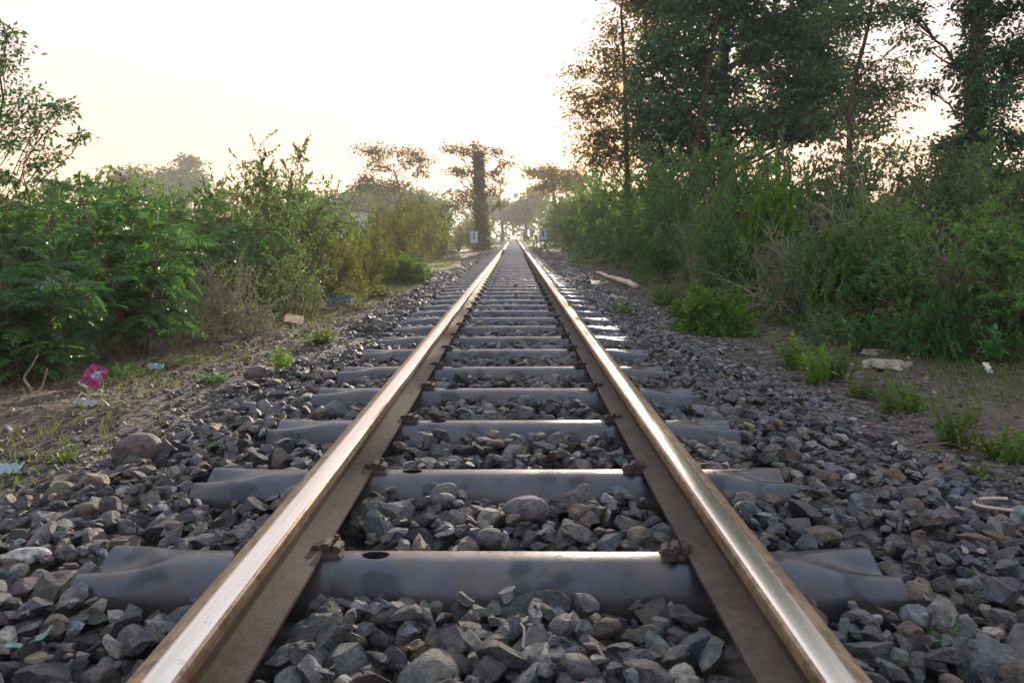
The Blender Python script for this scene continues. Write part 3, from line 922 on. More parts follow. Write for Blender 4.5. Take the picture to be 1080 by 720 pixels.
WEEDS = [  # px, top, Y, width px, mat, label
 (845, 352, 5.55, 60, M_GRASS, 'grassy weed patch right of the ballast below the twiggy shrub'),
 (884, 362, 5.1, 40, M_GRASS, 'thin weed between the grassy patch and the broken slab'),
 (930, 378, 4.5, 52, M_GREY, 'grey green weed on the dirt strip below the broken slab'),
 (938, 408, 4.15, 36, M_GRASS, 'small weed growing at the ballast edge under the grey green one'),
 (1018, 420, 3.5, 50, M_GRASS, 'upright weed on the right dirt strip above the bent wire'),
 (1075, 452, 3.25, 48, M_BRIGHT, 'bright weed cut by the right edge of the picture'),
 (1030, 488, 3.0, 34, M_GRASS, 'low weed just above the bent wire'),
 (655, 318, 8.4, 26, M_GRASS, 'little weed beside the right ends of far sleepers'),
 (298, 368, 5.35, 26, M_BRIGHT, 'small green weed at the left ballast edge by the dark rock'),
 (182, 376, 5.6, 46, M_GRASS, 'weed by the blue scrap at the left thicket foot'),
 (152, 392, 5.3, 44, M_BRIGHT, 'fresh weed just right of the pink wrapper'),
 (126, 385, 5.35, 40, M_FROND, 'dark weed directly behind the pink wrapper'),
 (228, 392, 5.0, 34, M_FROND, 'low dark weed on the dirt right of the blue scrap'),
 (335, 345, 6.9, 50, M_GRASS, 'dry grassy weed below the grey green weed clump'),
 (870, 320, 6.6, 60, M_GREY, 'dry grey weed under the twiggy right shrub'),
 (912, 330, 6.2, 60, M_FROND, 'green weed at the foot of the shrub behind the broken slab'),
 (375, 312, 9.8, 50, M_YELLOW, 'yellowish weed right of the blue litter bag'),
 (400, 300, 12.0, 50, M_GRASS, 'weed on the verge before the low bright tuft'),
 (1060, 345, 5.5, 60, M_FROND, 'leafy weed behind the small white scrap at right'),
 (862, 366, 5.0, 44, M_BRIGHT, 'bright weed just below the grassy weed patch'),
 (962, 402, 4.2, 40, M_BRIGHT, 'bright weed on the dirt strip right of the grey green one'),
 (1000, 440, 3.55, 36, M_GRASS, 'short weed left of the upright weed on the dirt strip'),
 (905, 402, 4.5, 30, M_GRASS, 'tiny weed among the outermost ballast stones at mid right'),
 (1052, 455, 3.35, 40, M_GRASS, 'weed between the upright weed and the one cut by the picture edge'),
 (62, 470, 3.3, 40, M_GRASS, 'low weed on the left verge left of the rounded boulder'),
 (700, 300, 10.5, 44, M_GRASS, 'weed behind the pale fallen log'),
]
for px, top, Y, w, mat, lab in WEEDS:
    plant('weed', 'weed' if mat is M_GREY or mat is M_YELLOW else 'herb', px, top, Y, w, lab, mat, 'weed', 'weeds on the verges')


def rosette(px, py, Y, rad, n, label, mat):
    rg = np.random.default_rng(int(px)); lf, st = Acc(), Acc()
    for k in range(n):
        a = rg.uniform(0, 2 * math.pi); d = np.array([math.cos(a), math.sin(a), rg.uniform(.05, .6)])
        frond(lf, st, (0, 0, .0), d / np.linalg.norm(d), rad * rg.uniform(.5, 1.1), 9, rad * .30, rad * .14, .8, rg, .5)
    p = at(px, py, Y); t = empty('ground_plant', (p.x, Y, surf_target(p.x) - .012)); tag(t, label, 'plant', 'weeds on the verges')
    obj('foliage', lf.mesh('foliage', mat), t); obj('stems', st.mesh('stems', M_STEM), t)


rosette(1000, 660, 1.72, .085, 16, 'flat green rosette plant among the stones at lower right', M_FROND)
rosette(218, 478, 3.25, .07, 10, 'little green plant at the left end of the second sleeper', M_BRIGHT)
rosette(915, 488, 3.1, .07, 12, 'little green plant among stones right of the second sleeper', M_FROND)
rosette(100, 605, 2.08, .035, 6, 'tiny green sprout beside a white stone at lower left', M_BRIGHT)

# grass blades, dry leaves and twigs on the verges
def verge_cover():
    rg = np.random.default_rng(61); g = Acc(); d = Acc()
    n = 190000
    y = 1.6 + 26 * rg.random(n) ** 1.5; x = rg.uniform(1.35, 4.6, n) * np.where(rg.random(n) < .55, -1, 1)
    dens = sstep(.50, .72, vnoise(x, y, 1.1, 21)) * .75 + sstep(.55, .75, vnoise(x, y, 3.7, 22)) * .4
    dens = np.clip(dens * 1.8, 0, 1) * sstep(1.6, 2.3, np.abs(x)) * np.where(x < 0, 1.0, .62) * (.25 + .75 * sstep(2.3, 3.1, np.abs(x)))
    ok = rg.random(n) < dens
    x, y = x[ok], y[ok]; m = len(x)
    z = ground_h(x, y) - .005
    D = np.stack([rg.normal(0, .45, m), rg.normal(0, .45, m), np.ones(m)], -1)
    L = rg.uniform(.02, .085, m) * (1 + .4 * sstep(6, 20, y))
    g.leaves(np.stack([x, y, z], -1), D, L, L * .05 + .0022 + .0004 * y, tcol(m, rg), .2, rg)
    tag(obj('grass', g.mesh('grass', M_GRASS)), 'short sparse grass blades on the dirt verges', 'grass', kind='stuff')
    n = 60000
    y = 1.5 + 22 * rg.random(n) ** 1.5; x = rg.uniform(1.2, 4.2, n) * np.where(rg.random(n) < .5, -1, 1)
    ok = rg.random(n) < sstep(1.2, 2.4, np.abs(x)) * (.35 + .65 * vnoise(x, y, 1.7, 25))
    x, y = x[ok], y[ok]; m = len(x)
    z = ground_h(x, y) + rg.uniform(.002, .02, m)
    D = np.stack([rg.normal(0, 1, m), rg.normal(0, 1, m), rg.normal(0, .22, m)], -1)
    L = rg.uniform(.014, .052, m)
    d.leaves(np.stack([x, y, z], -1), D, L, L * rg.uniform(.18, .6, m), (1, 1, 1), 1.6, rg)
    for _ in range(260):
        yy = 1.6 + 12 * rg.random() ** 1.3; xx = rg.uniform(1.5, 3.8) * rg.choice([-1, 1]); a = rg.uniform(0, 6.28); l = rg.uniform(.06, .26)
        p = np.array([xx, yy, float(ground_h(xx, yy)) + .012])
        d.tube(np.array([p, p + [math.cos(a) * l * .5, math.sin(a) * l * .5, .012], p + [math.cos(a + .3) * l, math.sin(a + .3) * l, .004]]), [.004, .0035, .002], 4, cap=False)
    tag(obj('leaf_litter', d.mesh('leaf_litter', M_LITTER)), 'dry leaves and twig bits lying on the dirt verges', 'litter', kind='stuff')


verge_cover()

# ------------------------------------------------------------------ trees
def tree(name, Y, trunk, r0, clumps, leaf, dens, mat, label, cat='tree', seed=1, depth=1.0, flat=1.0, ivy=0, spray=.30, barkm=None, gap_sun=False, group='trees beside the track', limbs=True, dry=.95, thin=1.0):
    """trunk: pixel polyline at distance Y; clumps: (px, py, rx, ry[, dY]) leaf masses, each fed by a limb from the trunk"""
    rg = np.random.default_rng(seed); lf, tr, br = Acc(), Acc(), Acc()
    base = at(trunk[0][0], HY, Y); base.z = float(ground_h(base.x, Y)) - .05
    tp = [np.array(base)] + [np.array(at(a, b, Y)) + np.array([0, rg.normal(0, .15), 0]) for a, b in trunk]
    tp = np.array(tp) - np.array(base)
    # smooth the trunk line
    t = np.linspace(0, 1, 26); seg = np.concatenate([[0], np.cumsum(np.linalg.norm(np.diff(tp, axis=0), axis=1))]); seg /= seg[-1]
    tp = np.stack([np.interp(t, seg, tp[:, k]) for k in range(3)], -1)
    tp[1:-1, :2] += np.cumsum(rg.normal(0, .012, (24, 2)), 0) * (r0 / .2)
    rad = r0 * (1 - .78 * t ** .9) * (1 + .55 * np.exp(-t * 22))
    tr.tube(tp, rad, 10)
    s = Y / F
    for c in clumps:
        px, py, rx, ry = c[:4]; dY = c[4] if len(c) > 4 else rg.uniform(-1, 1) * depth
        ctr = np.array(at(px, py, Y)) + np.array([0, dY, 0]) - np.array(base)
        ex = np.array([rx * s, (rx + ry) * .5 * s * depth ** .3, ry * s * flat])
        # limb from the trunk
        hz = min(max(ctr[2] - (.25 + .9 * rg.random()) * np.hypot(ctr[0], ctr[1]) * .9 - .3, tp[-1][2] * .25), tp[-1][2] * .97)
        i = int(np.argmin(np.abs(tp[:, 2] - hz))); st = tp[i]
        m1 = st * .55 + ctr * .45 + np.array([0, 0, .12 * np.linalg.norm(ctr - st)]) * (-1 if ctr[2] < st[2] else -.6) + rg.normal(0, .05, 3) * np.linalg.norm(ctr - st)
        u = np.linspace(0, 1, 9)[:, None]
        lp = (1 - u) ** 2 * st + 2 * u * (1 - u) * m1 + u ** 2 * ctr
        lp[1:-1] += rg.normal(0, .018, (7, 3)) * np.linalg.norm(ctr - st)
        lr = min(rad[i] * .5, .022 * np.linalg.norm(ctr - st) ** .8 + .010)
        if limbs: br.tube(lp, thin * np.linspace(lr, max(.008, lr * .28), 9), 6, cap=False)
        vol = rx * ry
        ns = max(4, int(dens * vol / 42))
        sc = runit(ns, rg) * (rg.random(ns) ** .42)[:, None] * ex + ctr
        for q in range(ns):
            o = sc[q]; st2 = lp[int(rg.integers(5, 9))]
            mid = (st2 + o) / 2 + rg.normal(0, .07, 3) * np.linalg.norm(o - st2)
            br.tube(np.array([st2, mid, o]), [thin * max(.006, lr * .25), thin * max(.005, lr * .18), thin * .004], 4, cap=False)
            nl = int(rg.integers(14, 30))
            sr = spray * (rx * s) ** .5 * rg.uniform(.6, 1.2) * .8
            P = o + rg.normal(0, 1, (nl, 3)) * np.array([sr, sr, sr * .5 * flat ** .5])
            E = (P - o) * .8 / sr + runit(nl, rg) + np.array([0, 0, -.25])
            cc = tcol(nl, rg); cc[:, 0] = np.clip(.42 + rg.normal(0, .17) + rg.normal(0, .12, nl), 0, 1); cc[:, 1] *= dry
            if gap_sun:
                w = P + np.array(base) - np.array([CAMX, 0, CAMZ]); pr = w @ np.array(SUN_DIR)
                k = np.linalg.norm(w - pr[:, None] * np.array(SUN_DIR), axis=1) > .0062 * pr
                P, E, cc = P[k], E[k], cc[k]; nl = len(P)
            lf.leaves(P, E, leaf * rg.uniform(.6, 1.25, nl), leaf * rg.uniform(.38, .66, nl), cc, .7, rg)
    if ivy:
        iv = rg.integers(0, 24, ivy); tt = rg.random(ivy)[:, None]
        P = tp[iv] * (1 - tt) + tp[iv + 1] * tt
        out = runit(ivy, rg); out[:, 2] *= .4
        P = P + out * (rad[iv] * 1.05 + np.abs(rg.normal(0, r0 * .55, ivy)))[:, None]
        cc = tcol(ivy, rg); cc[:, 1] *= .95
        lf.leaves(P, out + np.array([0, 0, -.5]) + runit(ivy, rg) * .6, leaf * rg.uniform(.6, 1.2, ivy), leaf * .6, cc, .3, rg)
    root = empty(name, base); tag(root, label, cat, group)
    obj('trunk', tr.mesh('trunk', barkm or M_BARK, True), root)
    obj('branches', br.mesh('branches', barkm or M_BARK, True), root)
    obj('crown', lf.mesh('crown', mat), root)
    return root


tree('tall_tree', 26, [(772, 250), (770, 150), (764, 90), (770, 20), (778, -60), (785, -140)], .36,
     [(695, 95, 34, 34), (718, 55, 38, 38), (700, 135, 38, 26), (735, 15, 44, 34), (690, 60, 26, 30), (742, 108, 26, 34), (728, 150, 40, 20),
      (805, 15, 55, 40), (850, 25, 48, 40), (828, 78, 52, 36), (880, 62, 34, 42), (848, 118, 56, 26), (806, 125, 42, 24), (868, 100, 36, 30),
      (772, 8, 30, 26, -1.6), (778, 62, 20, 20, -1.4), (765, 100, 16, 16, -1.3), (800, 146, 46, 15), (852, 140, 44, 14), (885, 110, 22, 18), (760, 135, 26, 16), (720, -40, 70, 40), (800, -60, 85, 50), (880, -30, 60, 40), (765, -130, 90, 50), (850, -120, 70, 50), (740, 160, 40, 16), (815, 45, 36, 30), (700, -5, 36, 28)],
     .21, 2.2, M_DARK, 'big dark leafy tree with two brown stems, tallest on the right', seed=4, depth=1.9, spray=.29)
tree('tall_tree', 24.5, [(728, 250), (727, 190), (732, 140), (745, 70), (752, 10)], .21,
     [(722, 120, 26, 20), (705, 165, 30, 14), (748, 70, 24, 24), (680, 120, 26, 22), (745, 175, 34, 14), (690, 150, 26, 18)],
     .17, 2.6, M_DARK, 'short brown stemmed tree leaning in front of the big dark tree', seed=8, depth=.9, spray=.42)
tree('thin_tree', 28, [(664, 250), (663, 190), (661, 120), (659, 60), (656, 10), (662, -40)], .13,
     [(652, 55, 30, 22), (616, 70, 18, 8), (640, 105, 30, 24), (676, 95, 22, 26), (632, 140, 28, 22), (668, 140, 26, 24), (690, 15, 36, 22), (648, 25, 14, 14), (625, 165, 22, 12),
      (680, -20, 36, 22), (655, 80, 22, 14), (615, 118, 16, 12), (650, 165, 24, 14), (702, 40, 22, 18), (610, 95, 14, 8), (668, 5, 20, 14)],
     .17, 2.9, M_GOLD, 'slim tree with golden backlit leaves where the sun shines through', seed=12, depth=.7, spray=.42, gap_sun=True)
tree('thin_tree', 21, [(893, 262), (892, 150), (900, 90), (915, 30), (925, -40)], .12,
     [(905, 112, 30, 16), (932, 92, 30, 12), (958, 84, 20, 9), (890, 18, 34, 24), (930, 14, 26, 18), (912, 66, 22, 12), (950, 108, 20, 8), (940, 45, 18, 9), (900, 140, 26, 9), (925, 132, 20, 8), (920, -40, 50, 26),
      (940, 160, 26, 9), (960, 60, 16, 8)],
     .14, 2.3, M_LEAFB, 'thin leaved tree with sparse sprays between big dark tree and ivy wrapped tree', seed=15, depth=.8, spray=.36)
tree('ivy_tree', 13.5, [(1036, 262), (1031, 170), (1029, 90), (1028, 20), (1030, -60), (1028, -130)], .24,
     [(1028, 10, 22, 26), (1030, 60, 20, 24), (1034, 110, 22, 28), (1030, 160, 26, 30), (1020, 190, 28, 22), (1048, 140, 18, 24), (1066, 55, 22, 14), (1072, 150, 24, 20), (1000, 150, 14, 14), (1006, 195, 22, 14),
      (972, 8, 22, 12), (1064, 12, 26, 14), (1000, 90, 10, 10), (1075, 100, 16, 10), (985, 45, 9, 5), (1030, -60, 60, 40), (1090, 60, 30, 40), (1045, 195, 28, 18), (990, 175, 14, 12), (1100, -30, 50, 40)],
     .10, 2.6, M_DARK, 'ivy wrapped tree at the right edge with thin side branches', seed=19, depth=.6, ivy=4200, spray=.30)
tree('umbrella_tree', 50, [(424, 235), (423, 212), (420, 195), (416, 180)], .20,
     [(386, 155, 14, 4.5), (398, 162, 16, 5), (415, 160, 12, 4), (434, 160, 16, 5.5), (446, 170, 12, 5), (428, 172, 14, 4), (405, 176, 14, 5), (384, 186, 10, 6), (440, 182, 11, 5), (378, 196, 10, 7), (394, 195, 12, 6), (418, 196, 12, 9)],
     .22, 6, M_FAR, 'flat crowned umbrella tree standing in haze left of the ivied trunk', seed=23, depth=1.2, spray=.40)
tree('ivied_tree', 47, [(508, 245), (507, 205), (506, 175), (504, 156)], .27,
     [(480, 156, 13, 4.5), (492, 160, 11, 5), (522, 160, 13, 4), (532, 172, 11, 4), (478, 178, 12, 4.5), (490, 185, 10, 5), (522, 185, 10, 6), (484, 202, 12, 6), (520, 200, 8, 7), (494, 214, 12, 6), (478, 216, 9, 5), (524, 214, 7, 6), (504, 158, 7, 6), (528, 192, 6, 4)],
     .21, 6, M_FAR, 'thick dark ivied trunk with feathery branches left of the vanishing track', seed=27, depth=1.0, ivy=4200, spray=.36)
HZ = 'misty trees far beyond the thicket'
tree('distant_tree', 95, [(192, 235), (192, 200)], .3, [(190, 186, 22, 10), (197, 172, 8, 9), (176, 194, 16, 9), (206, 196, 16, 9), (190, 205, 26, 9)], 0.68, 7, M_DARK,
     'misty grey pointed tree far behind the left thicket', seed=31, depth=2, spray=.5, group=HZ)
tree('distant_tree', 85, [(140, 235), (140, 200)], .3, [(140, 188, 16, 10), (150, 198, 18, 9), (128, 200, 16, 8)], 0.61, 7, M_DARK,
     'misty low tree left of the pointed distant tree', seed=33, depth=2, spray=.5, group=HZ)
tree('distant_tree', 90, [(400, 240), (400, 215)], .3, [(398, 205, 26, 10), (375, 215, 24, 10), (430, 212, 26, 10), (455, 220, 20, 9), (415, 226, 40, 10), (360, 222, 20, 9)], 0.68, 7, M_DARK,
     'wide pale misty tree behind the umbrella crowned tree', seed=35, depth=2, spray=.5, group=HZ)
tree('distant_tree', 62, [(586, 240), (585, 215), (582, 195)], .25, [(566, 183, 13, 5), (580, 181, 14, 6), (594, 186, 16, 7), (576, 196, 16, 7), (600, 196, 14, 7), (612, 186, 14, 8)], 0.36, 7, M_GOLD,
     'far rounded tree right of the vanishing track', seed=37, depth=1.5, spray=.36, group=HZ)
tree('distant_tree', 120, [(530, 240), (530, 225)], .4, [(528, 222, 14, 12), (518, 214, 9, 12), (540, 226, 10, 10)], 0.81, 7, M_DARK,
     'dim tree in the haze above the meeting point of the rails', seed=39, depth=2, spray=.55, group=HZ)
tree('distant_tree', 110, [(555, 240), (555, 225)], .4, [(556, 218, 11, 14), (566, 212, 10, 16), (550, 230, 8, 8)], 0.81, 7, M_DARK,
     'dim tree in the haze just right of the rails meeting point', seed=41, depth=2, spray=.55, group=HZ)
tree('sapling', 6.4, [(-14, 300), (-12, 240), (-8, 170), (-6, 100), (-4, 40), (-6, -20)], .020,
     [(32, 112, 15, 12), (60, 112, 10, 9), (78, 120, 9, 9), (86, 146, 8, 5), (48, 140, 14, 9), (22, 150, 16, 10), (68, 164, 10, 6), (6, 92, 12, 10), (4, 76, 10, 5), (6, 32, 8, 10), (8, 126, 12, 10), (36, 172, 16, 8), (60, 132, 10, 6), (10, 185, 16, 8), (-20, 120, 24, 24), (-15, 50, 20, 24)],
     .050, 1.7, M_DARK, 'sparse leaved sapling overhanging the left thicket against the sky', seed=45, depth=.25, spray=.24, thin=.5)


def far_wood():
    rg = np.random.default_rng(71); lf = Acc()
    n = 900
    x = rg.uniform(-170, 170, n); y = 135 + rg.uniform(-8, 40, n) + np.abs(x) * .05
    h = 3 + 5 * vnoise(x, y * 0, .06, 41) + 2 * rg.random(n)
    for i in range(n):
        k = 34
        P = np.array([x[i], y[i], ground_h(x[i], y[i])]) + np.stack([rg.normal(0, 1.6, k), rg.normal(0, 1.6, k), h[i] * rg.random(k) ** .7], -1)
        c = tcol(k, rg); c[:, 1] *= .9
        lf.leaves(P, runit(k, rg), rg.uniform(.6, 1.3, k), rg.uniform(.4, .8, k), c, .5, rg)
    tag(obj('far_wood', lf.mesh('far_wood', M_DARK)), 'hazy line of far woodland closing the horizon', 'woodland', kind='stuff')


far_wood()

# ------------------------------------------------------------------ small things
def plain(name, col, rough=.5, spec=.4, trans=0.0):
    m, nt, out = new_mat(name); n = N(nt)
    f = n.noise(n.obco(), 14, 5, .6)
    base = n.mix(n.math('MULTIPLY', f, .55), col, tuple(c * .55 for c in col))
    p = n('BsdfPrincipled', {'Base Color': base, 'Roughness': rough, 'Specular IOR Level': spec})
    nt.links.new(p.outputs[0], out.inputs[0]); return m


def crumple(name, w, h, amp, seed, mats, loc, rot, label, cat='litter', pick=None, res=18, curl=0.0, th=.0015):
    rg = np.random.default_rng(seed)
    u = np.linspace(-.5, .5, res); U, V_ = np.meshgrid(u, u)
    Z = np.zeros_like(U)
    for _ in range(7):
        d = rg.normal(0, 1, 2); d /= np.linalg.norm(d)
        Z += np.abs(((U * d[0] + V_ * d[1]) * rg.uniform(2, 5) + rg.uniform(-2, 2)) % 1 - .5) * rg.uniform(.4, 1)
    Z = (Z - Z.mean()) * amp + curl * (U ** 2 * 1.0)
    rag = 1 + .06 * np.sin(U * 17 + seed) * np.sin(V_ * 13)
    top = np.stack([U * w * rag, V_ * h * rag, Z], -1).reshape(-1, 3)
    bot = top - np.array([0, 0, th])
    i = np.arange(res - 1)[:, None] * res + np.arange(res - 1)[None]
    q = np.stack([i, i + 1, i + res + 1, i + res], -1).reshape(-1, 4); n = res * res
    rim = []
    ed = [j for j in range(res)] + [j * res + res - 1 for j in range(1, res)] + [(res - 1) * res + j for j in range(res - 2, -1, -1)] + [j * res for j in range(res - 2, 0, -1)]
    for a, b in zip(ed, ed[1:] + ed[:1]): rim.append([b, a, a + n, b + n])
    Q = np.concatenate([q, q[:, ::-1] + n, np.array(rim)])
    mi = None
    if pick is not None:
        cu = top[q].mean(1); m0 = np.array([pick(a / w, b / h) for a, b, _ in cu]); mi = np.concatenate([m0, m0, np.zeros(len(rim), int)])
    me = mesh_np(name, np.concatenate([top, bot]), Q, mats, False, matidx=mi)
    o = obj(name, me, None, loc); o.rotation_euler = rot
    tag(o, label, cat); return o


M_PINK = plain('pink_foil', (.34, .04, .16), .3, .6); M_PALEBLUE = plain('pale_blue_print', (.36, .46, .56), .4)
M_PLASTIC = plain('dusty_plastic', (.33, .34, .34), .45); M_WHITE = plain('white_scrap', (.75, .73, .68), .6)
M_CYAN = plain('cyan_plastic', (.26, .38, .42), .45); M_TEAL = plain('teal_tape', (.25, .44, .42), .45); M_BLUE = plain('dull_blue_plastic', (.07, .11, .15), .5)
M_WARM = plain('cream_scrap', (.85, .62, .45), .6)


def gz(x, y, d=0.0): return float(ground_h(x, y)) + d


p = at(98, 402, 4.75)
crumple('wrapper', .175, .15, .022, 3, [M_PINK, M_PALEBLUE, M_WHITE], (p.x, 4.75, gz(p.x, 4.75, .085)), (R(62), R(14), R(-28)), 'crumpled pink snack wrapper with pale blue panel under the left shrubs', 'wrapper',
        lambda u, v: 1 if (u > -.08 and u < .34 and v > -.02 + .4 * u and v < .28 + .3 * u) else (2 if v < -.40 else 0))
p = at(105, 292, 5.9)
crumple('plastic_sheet', .22, .17, .03, 8, [M_PLASTIC], (p.x - .03, 5.3, p.z - .03), (R(58), R(10), R(-20)), 'grey plastic sheet caught on the feathery left shrub', 'plastic sheet')
p = at(172, 381, 5.55)
crumple('plastic_scrap', .10, .06, .014, 9, [M_CYAN], (p.x, 5.45, gz(p.x, 5.45, .035)), (R(30), R(8), R(30)), 'pale cyan plastic scrap on dirt under the left thicket', 'plastic scrap')
p = at(100, 430, 4.3)
crumple('plastic_scrap', .13, .06, .018, 14, [M_PLASTIC], (p.x, 4.2, gz(p.x, 4.2, .03)), (R(22), R(5), R(-10)), 'dusty clear plastic scrap on dirt just below the pink wrapper', 'plastic scrap')
p = at(327, 328, 9.0)
crumple('paper_scrap', .20, .12, .035, 17, [M_WARM], (p.x, 8.35, gz(p.x, 8.35, .07)), (R(40), R(8), R(15)), 'bright cream paper scrap at the foot of the pale weed clump', 'paper scrap')
p = at(357, 312, 10.2)
crumple('plastic_bag', .30, .22, .06, 19, [M_BLUE], (p.x, 10.2, gz(p.x, 10.2, .10)), (R(45), R(4), R(10)), 'dull blue plastic bag beneath the yellow green left shrub', 'bag')
p = at(15, 487, 3.15)
crumple('plastic_scrap', .10, .07, .012, 23, [M_CYAN], (p.x, 3.1, gz(p.x, 3.1, .03)), (R(16), R(3), R(5)), 'light blue plastic scrap on the stones at the left edge', 'plastic scrap')
p = at(1042, 384, 5.2)
crumple('paper_scrap', .055, .08, .02, 25, [M_WHITE], (p.x, 5.2, gz(p.x, 5.2, .035)), (R(58), R(5), R(15)), 'small white scrap standing below the right edge shrub', 'paper scrap')
p = at(22, 682, 1.60)
crumple('tape_strip', .085, .013, .006, 27, [M_TEAL], (p.x + .02, 1.60, surf_target(p.x) + .022), (R(8), R(-12), R(28)), 'short teal plastic strip lying on stones in the lower left corner', 'strip', curl=.05)
single_rock('pale_stone', 28, 612, 2.05, .05, (1.2, 1, .9), 951, (.62, .61, .60), True, 'white rounded stone among grey ballast at lower left', .2).location.z += .06
single_rock('pale_stone', 575, 702, 1.53, .055, (1.15, .9, .9), 955, (.40, .38, .35), False, 'pale angular stone mid track at the very front of the picture', .1).location.z += .055

# broken slab, log, dead branch, wire
def slab():
    a = Acc(); p = at(945, 375, 5.35)
    root = empty('broken_slab', (p.x, 5.6, gz(p.x, 5.6)), R(-4)); tag(root, 'broken pale concrete slab lying on the dirt before the right thicket', 'slab')
    m = simple_mat('pale_concrete', (.40, .36, .31), (.20, .17, .14), 26, .9)
    V = rock(961, 4) * np.array([1, 1, .55]); V = V * np.array([.235, .13, .065]) / np.array([1, .8, .35]); V[:, 2] = np.clip(V[:, 2], -.05, .042)
    obj('slab_body', mesh_np('slab_body', V + np.array([0, 0, .03]), ICO[4][1], m, True, sharp=R(28)), root)
    for dx, dy, s, sd in ((-.22, -.03, .045, 3), (.20, .02, .05, 4), (-.02, -.10, .04, 5)):
        V = rock(970 + sd, 3) * s + np.array([dx, dy, .025]); obj('chip', mesh_np('chip', V, ICO[3][1], m, True, sharp=R(28)), root)
    p = at(915, 366, 6.2)
    V = rock(981, 4) * np.array([.14, .08, .05])
    o = obj('pale_stone', mesh_np('pale_stone', V, ICO[4][1], M_STONE, True, np.broadcast_to(np.array((.40, .35, .30)), (len(V), 3)), R(30)), None, (p.x, 6.1, gz(p.x, 6.1, .02)))
    tag(o, 'flat pale stone on the dirt left of the broken slab', 'rock')


slab()


def log():
    a, b = at(630, 289, 18.5), at(671, 303, 13.8)
    A = np.array([a.x, 18.5, gz(a.x, 18.5, .07)]); B = np.array([b.x, 13.8, gz(b.x, 13.8, .07)])
    acc = Acc(); t = np.linspace(0, 1, 16)[:, None]; rg = np.random.default_rng(5)
    acc.tube(A + (B - A) * t + rg.normal(0, .012, (16, 3)), np.linspace(.035, .06, 16) + rg.normal(0, .004, 16), 10)
    o = obj('fallen_log', acc.mesh('fallen_log', simple_mat('bleached_wood', (.62, .50, .40), (.36, .28, .22), 12, .85), True))
    tag(o, 'pale bleached log lying along the right side of the ballast', 'log')


log()


def dead_branch():
    acc = Acc(); Y = 4.55
    f = lambda px, py, dz=0: np.array(at(px, py, Y)) + np.array([0, dz, 0])
    main = [f(14, 446), f(27, 432), f(29, 420, .05), f(24, 412, .08), f(12, 402, .10), f(24, 390, .08), f(34, 376, .05)]
    side = [f(27, 417, .05), f(40, 412, .02), f(45, 406, 0), f(53, 388, -.03)]
    for pts, r in ((main, .013), (side, .009)):
        pts = np.array(pts); t = np.linspace(0, 1, len(pts)); tt = np.linspace(0, 1, 20)
        q = np.stack([np.interp(tt, t, pts[:, k]) for k in range(3)], -1)
        q[1:-1] = (q[:-2] + q[1:-1] + q[2:]) / 3
        acc.tube(q, np.linspace(r, r * .35, 20), 7)
    o = obj('dead_branch', acc.mesh('dead_branch', M_PALESTEM, True)); tag(o, 'bare forked dead branch leaning out under the left corner shrub', 'branch')


dead_branch()


def wire():
    Y = 2.46; acc = Acc(); pts = []
    for px, py, dy in ((1095, 538, .0), (1075, 543, .0), (1055, 548, .0), (1036, 549, .0), (1026, 544, .02), (1030, 537, .08), (1045, 533, .12), (1062, 530, .14)):
        q = at(px, py, Y + dy); pts.append((q.x, Y + dy, surf_target(q.x) + .03))
    pts = np.array(pts); t = np.linspace(0, 1, len(pts)); tt = np.linspace(0, 1, 40)
    q = np.stack([np.interp(tt, t, pts[:, k]) for k in range(3)], -1)
    for _ in range(2): q[1:-1] = (q[:-2] + q[1:-1] + q[2:]) / 3
    acc.tube(q, .0055, 8)
    o = obj('bent_wire', acc.mesh('bent_wire', simple_mat('faded_cable', (.55, .45, .37), (.35, .28, .22), 30, .6), True)); tag(o, 'bent pale wire loop on the stones at the right edge', 'wire')


wire()


def twigs():
    for k, (px, py, Y, l, a, lab) in enumerate(((405, 520, 2.3, .12, .7, 'dry pale twig on stones inside the left rail past the nearest sleeper'),
                                                (552, 690, 1.55, .075, 1.5, 'thin white straw stuck between stones mid track at the front'),
                                                (640, 712, 1.5, .06, 2.2, 'thin straw between stones right of mid track at the front'))):
        p = at(px, py, Y); acc = Acc(); z = surf_target(p.x) + .022
        pts = np.array([[0, 0, -.01], [math.cos(a) * l * .5, math.sin(a) * l * .5, .012], [math.cos(a + .15) * l, math.sin(a + .15) * l, .004]])
        acc.tube(pts, [.0035, .003, .002], 5)
        o = obj('twig', acc.mesh('twig', M_PALESTEM), None, (p.x, Y, z)); tag(o, lab, 'twig')


twigs()


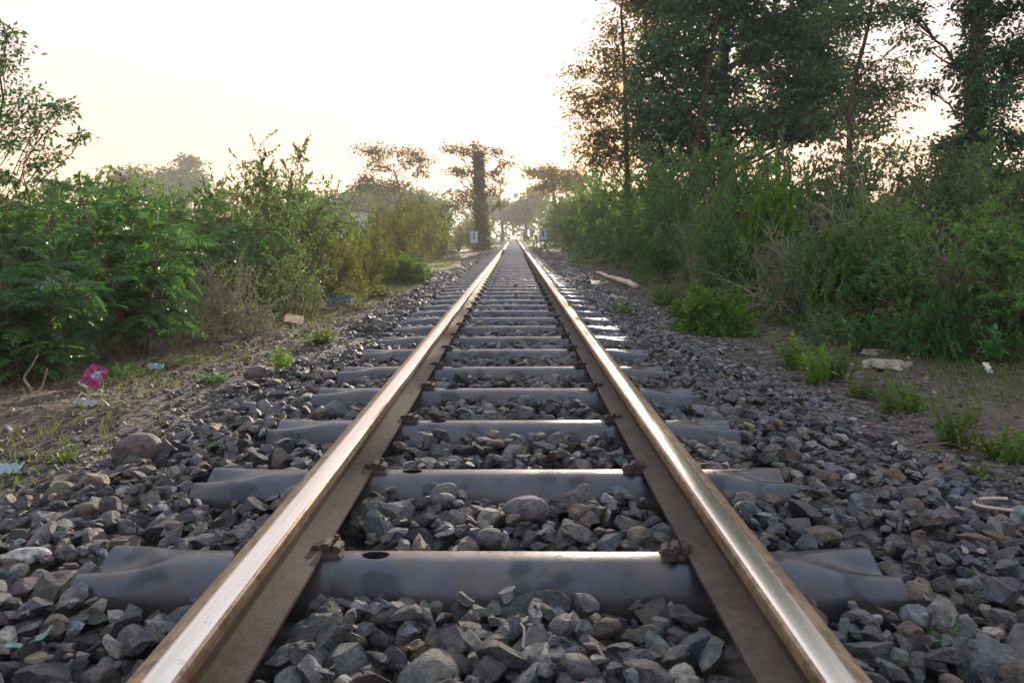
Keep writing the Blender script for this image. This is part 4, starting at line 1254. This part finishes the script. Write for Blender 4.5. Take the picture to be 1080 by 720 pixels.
def marker(px, py, Y, w, h, label, post_side):
    p = at(px, py, Y); root = empty('marker_board', (p.x, Y, gz(p.x, Y)), R(random.uniform(-6, 6)))
    tag(root, label, 'marker board', 'blue marker boards beside the far track')
    m = plain('pale_blue_paint', (.42, .58, .80), .5); mk = plain('black_paint', (.03, .03, .035), .5); mp = simple_mat('grey_post', (.26, .26, .27), None, 10, .6, .5)
    cz = p.z - gz(p.x, Y)
    a = Acc(); a.box((0, 0, cz), (w, .02, h)); b = obj('board', a.mesh('board', m), root)
    a = Acc(); a.box((0, -.012, cz + .02), (w * .14, .004, h * .55)); a.box((-w * .09, -.012, cz + h * .22), (w * .16, .004, h * .10)); obj('numeral', a.mesh('numeral', mk), b)
    a = Acc(); a.tube([(post_side * w * .3, .035, -.1), (post_side * w * .3, .035, cz + h * .45)], .03, 8); obj('post', a.mesh('post', mp, True), root)


marker(500, 250, 40, .40, .60, 'pale blue marker board left of the far track', 0)
marker(573, 247, 42, .42, .62, 'pale blue marker board right of the far track', -1)


def hut():
    Y = 29; p = at(372, 232, Y); root = empty('white_hut', (p.x - .2, Y, gz(p.x, Y) - .05), R(12)); tag(root, 'small whitewashed hut glimpsed between the left shrubs', 'hut')
    mw = simple_mat('whitewash', (.78, .77, .74), (.6, .58, .54), 5, .85); mr = simple_mat('roof_sheet', (.35, .36, .38), (.22, .22, .23), 6, .6, .4); md = plain('dark_opening', (.04, .04, .045), .7)
    a = Acc(); a.box((0, 0, .95), (1.5, 1.3, 1.9)); obj('wall', a.mesh('wall', mw), root)
    a = Acc(); a.box((0, 0, 1.96), (1.75, 1.55, .10), Matrix.Rotation(R(5), 3, 'Y')); obj('roof', a.mesh('roof', mr), root)
    a = Acc(); a.box((.15, -.655, .8), (.5, .03, 1.3)); obj('door', a.mesh('door', md), root)


hut()

# ------------------------------------------------------------------ haze
def haze():
    m, nt, out = new_mat('haze'); n = N(nt)
    v = n('VolumePrincipled', {'Color': (.93, .90, .86, 1), 'Density': HAZE, 'Anisotropy': .3})
    nt.links.new(v.outputs[0], out.inputs['Volume'])
    a = Acc(); a.box((0, 735, 8.0), (1840, 1600, 20.0))
    o = obj('haze', a.mesh('haze', m)); tag(o, 'thin morning haze over the whole line', 'haze', kind='stuff')


if HAZE > 0: haze()
